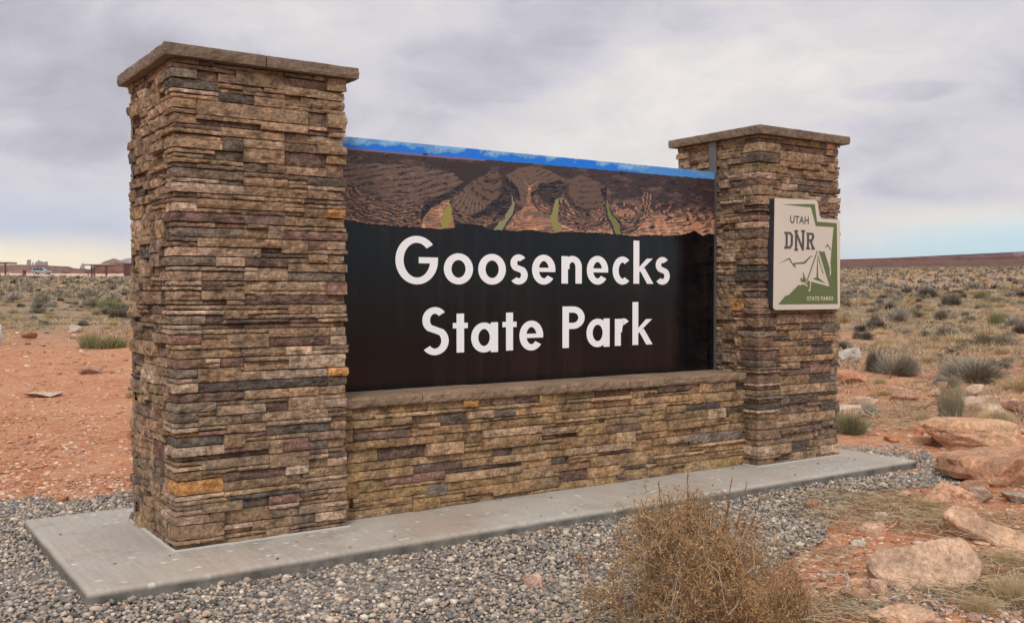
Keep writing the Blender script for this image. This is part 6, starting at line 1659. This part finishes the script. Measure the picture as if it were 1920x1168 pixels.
# ------------------------------------------------------------------ far hills, mesas and buttes
def ridge(name, prof, r, depth, col, zb, label, kind='structure', cat=None, seed=0, rows=10, rugged=0.06):
    """prof: list of (px, py_top); a hill standing at distance r whose skyline follows the profile, sloping towards us"""
    pxs = np.arange(prof[0][0], prof[-1][0]+0.01, 2.0); tops = np.interp(pxs, [p[0] for p in prof], [p[1] for p in prof])
    V = []
    for j in range(rows+1):
        f = j/rows
        for px, py in zip(pxs, tops):
            rr = r*(1-depth*(1-f)) if j <= rows else r
            a = math.atan((px-960)/F)+YAW; ht = CZ+(548-py)/F*r
            base = zb
            g = f**0.8
            z = base+(ht-base)*g
            n = mn.noise(Vector((px*0.09+seed, f*4, seed)))*rugged + mn.noise(Vector((px*0.35+seed, f*8, seed)))*rugged*0.5
            z += n*(ht-base)*(1-f)*f*4
            rr *= 1+n*0.05*(1-f)
            V.append((CX+rr*math.sin(a), CY+rr*math.cos(a), z))
    m = len(pxs); Fc = [(j*m+i, j*m+i+1, (j+1)*m+i+1, (j+1)*m+i) for j in range(rows) for i in range(m-1)]
    # back side
    b = len(V)
    for px in pxs:
        a = math.atan((px-960)/F)+YAW; V.append((CX+r*1.25*math.sin(a), CY+r*1.25*math.cos(a), zb))
    Fc += [(rows*m+i, rows*m+i+1, b+i+1, b+i) for i in range(m-1)]
    rng = np.random.default_rng(seed); V = np.array(V); C = np.zeros((len(V), 3))
    for k, v in enumerate(V):
        t = mn.noise(Vector((v[0]*0.004, v[1]*0.004, v[2]*0.06+seed))); c = col[0] if t < 0 else col[1]
        C[k] = np.array(c)*(0.9+0.3*mn.noise(Vector((v[0]*.02, v[1]*.02, v[2]*.1))))
    o = mesh(name, V, Fc, M_FARROCK, None, C, smooth=False)
    tag(o, label, cat, kind=kind); return o
ridge('red_slope', [(1200, 495), (1400, 492), (1560, 489.5), (1650, 489), (1750, 489), (1850, 488.5), (1960, 488), (2300, 489)], 620, 0.5, ((.155, .072, .06), (.115, .078, .072)), -2, 'dull red slope beyond the right-hand plain', seed=3)
ridge('far_ridge', [(1300, 500), (1560, 490), (1650, 488), (1750, 485), (1850, 482), (1960, 479), (2400, 476)], 2200, 0.35, ((.13, .09, .10), (.24, .17, .165)), 0, 'long dark-topped ridge rising to the right on the horizon', seed=5)
ridge('left_mesa', [(-500, 498), (-100, 502), (0, 502), (40, 501.5), (90, 502.5), (130, 504), (140, 507), (165, 508), (200, 510), (300, 512)], 2600, 0.4, ((.14, .085, .08), (.20, .115, .095)), -60, 'low purple-brown mesa along the left horizon', seed=7)
ridge('red_hill', [(160, 512), (168, 509), (178, 504.5), (186, 499.5), (196, 498), (215, 497.5), (250, 498), (330, 497), (420, 505)], 1700, 0.4, ((.16, .075, .06), (.21, .10, .08)), -60, 'reddish hill left of the near pillar, behind the open shelter', seed=9)
ridge('grey_hill', [(170, 506), (188, 499), (196, 494.5), (205, 492), (212, 489.5), (218, 490.5), (226, 493), (240, 496), (320, 498)], 6500, 0.3, ((.20, .14, .12), (.24, .17, .14)), -60, 'grey hill peeping over the red one', seed=11)
ridge('lilac_mountain', [(190, 502), (205, 493), (213, 488.5), (218, 489.5), (226, 492.5), (234, 490), (242, 488), (250, 488), (320, 492)], 26000, 0.15, ((.19, .15, .14), (.24, .18, .16)), -60, 'pale lilac mountain on the horizon beside the near pillar', seed=13)
def butte(px_prof, r, label):
    """steep-sided rock tower or mesa with real depth"""
    pxs = [p[0] for p in px_prof]; c = polar((pxs[0]+pxs[-1])/2, r); z0 = -60
    dep = max(60, (pxs[-1]-pxs[0])*r/F*0.5)
    V, Fc = [], []; n = len(px_prof)
    for s in (-1, 1):
        for px, py in px_prof:
            a = math.atan((px-960)/F)+YAW; rr = r+s*dep/2
            x, y = CX+rr*math.sin(a), CY+rr*math.cos(a); z = CZ+(548-py)/F*r
            V.append((x, y, z)); V.append((x, y, z0))
    for s in (0, 1):
        b = s*2*n
        for i in range(n-1): Fc.append((b+2*i, b+2*i+2, b+2*i+3, b+2*i+1))
    for i in range(n-1): Fc.append((2*i, 2*i+2, 2*n+2*i+2, 2*n+2*i))
    Fc.append((0, 1, 2*n+1, 2*n)); Fc.append((2*n-2, 2*n-1, 4*n-1, 4*n-2))
    V = np.array(V); C = np.tile((.20, .125, .11), (len(V), 1))*np.array([1+0.15*mn.noise(Vector((i*.7, 0, 0))) for i in range(len(V))])[:, None]
    o = mesh('rock_butte', V, Fc, M_FARROCK, None, C); tag(o, label, 'butte', kind=None)
butte([(50.5, 503), (51.2, 494.5), (52.5, 493.3), (57.5, 493), (59, 494), (59.3, 503)], 24000, 'square-sided lilac butte, leftmost on the horizon')
butte([(61, 503), (61.3, 497), (62.3, 496.3), (62.8, 500), (63.5, 497.5), (64.5, 497.3), (65, 503)], 24000, 'thin twin pinnacles between the square butte and the wide one')
butte([(66, 503), (66.3, 498.5), (68, 496.5), (71, 496.2), (73, 493.5), (74.5, 493.8), (75, 495), (79, 495.3), (81, 497), (85, 496.5), (88, 495.2), (90, 496.5), (90.8, 503)], 24000, 'wide lilac butte with a jagged top above the parked car')
butte([(150, 508), (150.8, 503.5), (152, 503), (153.3, 500), (154, 497.2), (154.8, 497), (155.2, 501), (156.5, 500.5), (157, 497.2), (158, 497), (158.6, 501), (159.5, 506), (162, 508)], 24000, 'two-horned lilac butte just left of the open shelter')
# ------------------------------------------------------------------ the air
def haze():
    m = bpy.data.materials.new('air'); m.use_nodes = True; nt = m.node_tree; nt.nodes.clear()
    out = nt.nodes.new('ShaderNodeOutputMaterial'); v = nt.nodes.new('ShaderNodeVolumePrincipled')
    v.inputs['Color'].default_value = (0.93, 0.95, 1.0, 1); v.inputs['Density'].default_value = 1.8e-5
    nt.links.new(v.outputs[0], out.inputs['Volume'])
    o = box('haze', (-42000, -42000, -1400), (42000, 42000, 950), m); tag(o, kind='stuff'); o['label'] = 'thin pale air haze over the whole desert'
haze()
print('triangles', sum(len(o.data.polygons) for o in bpy.data.objects if o.type == 'MESH'))
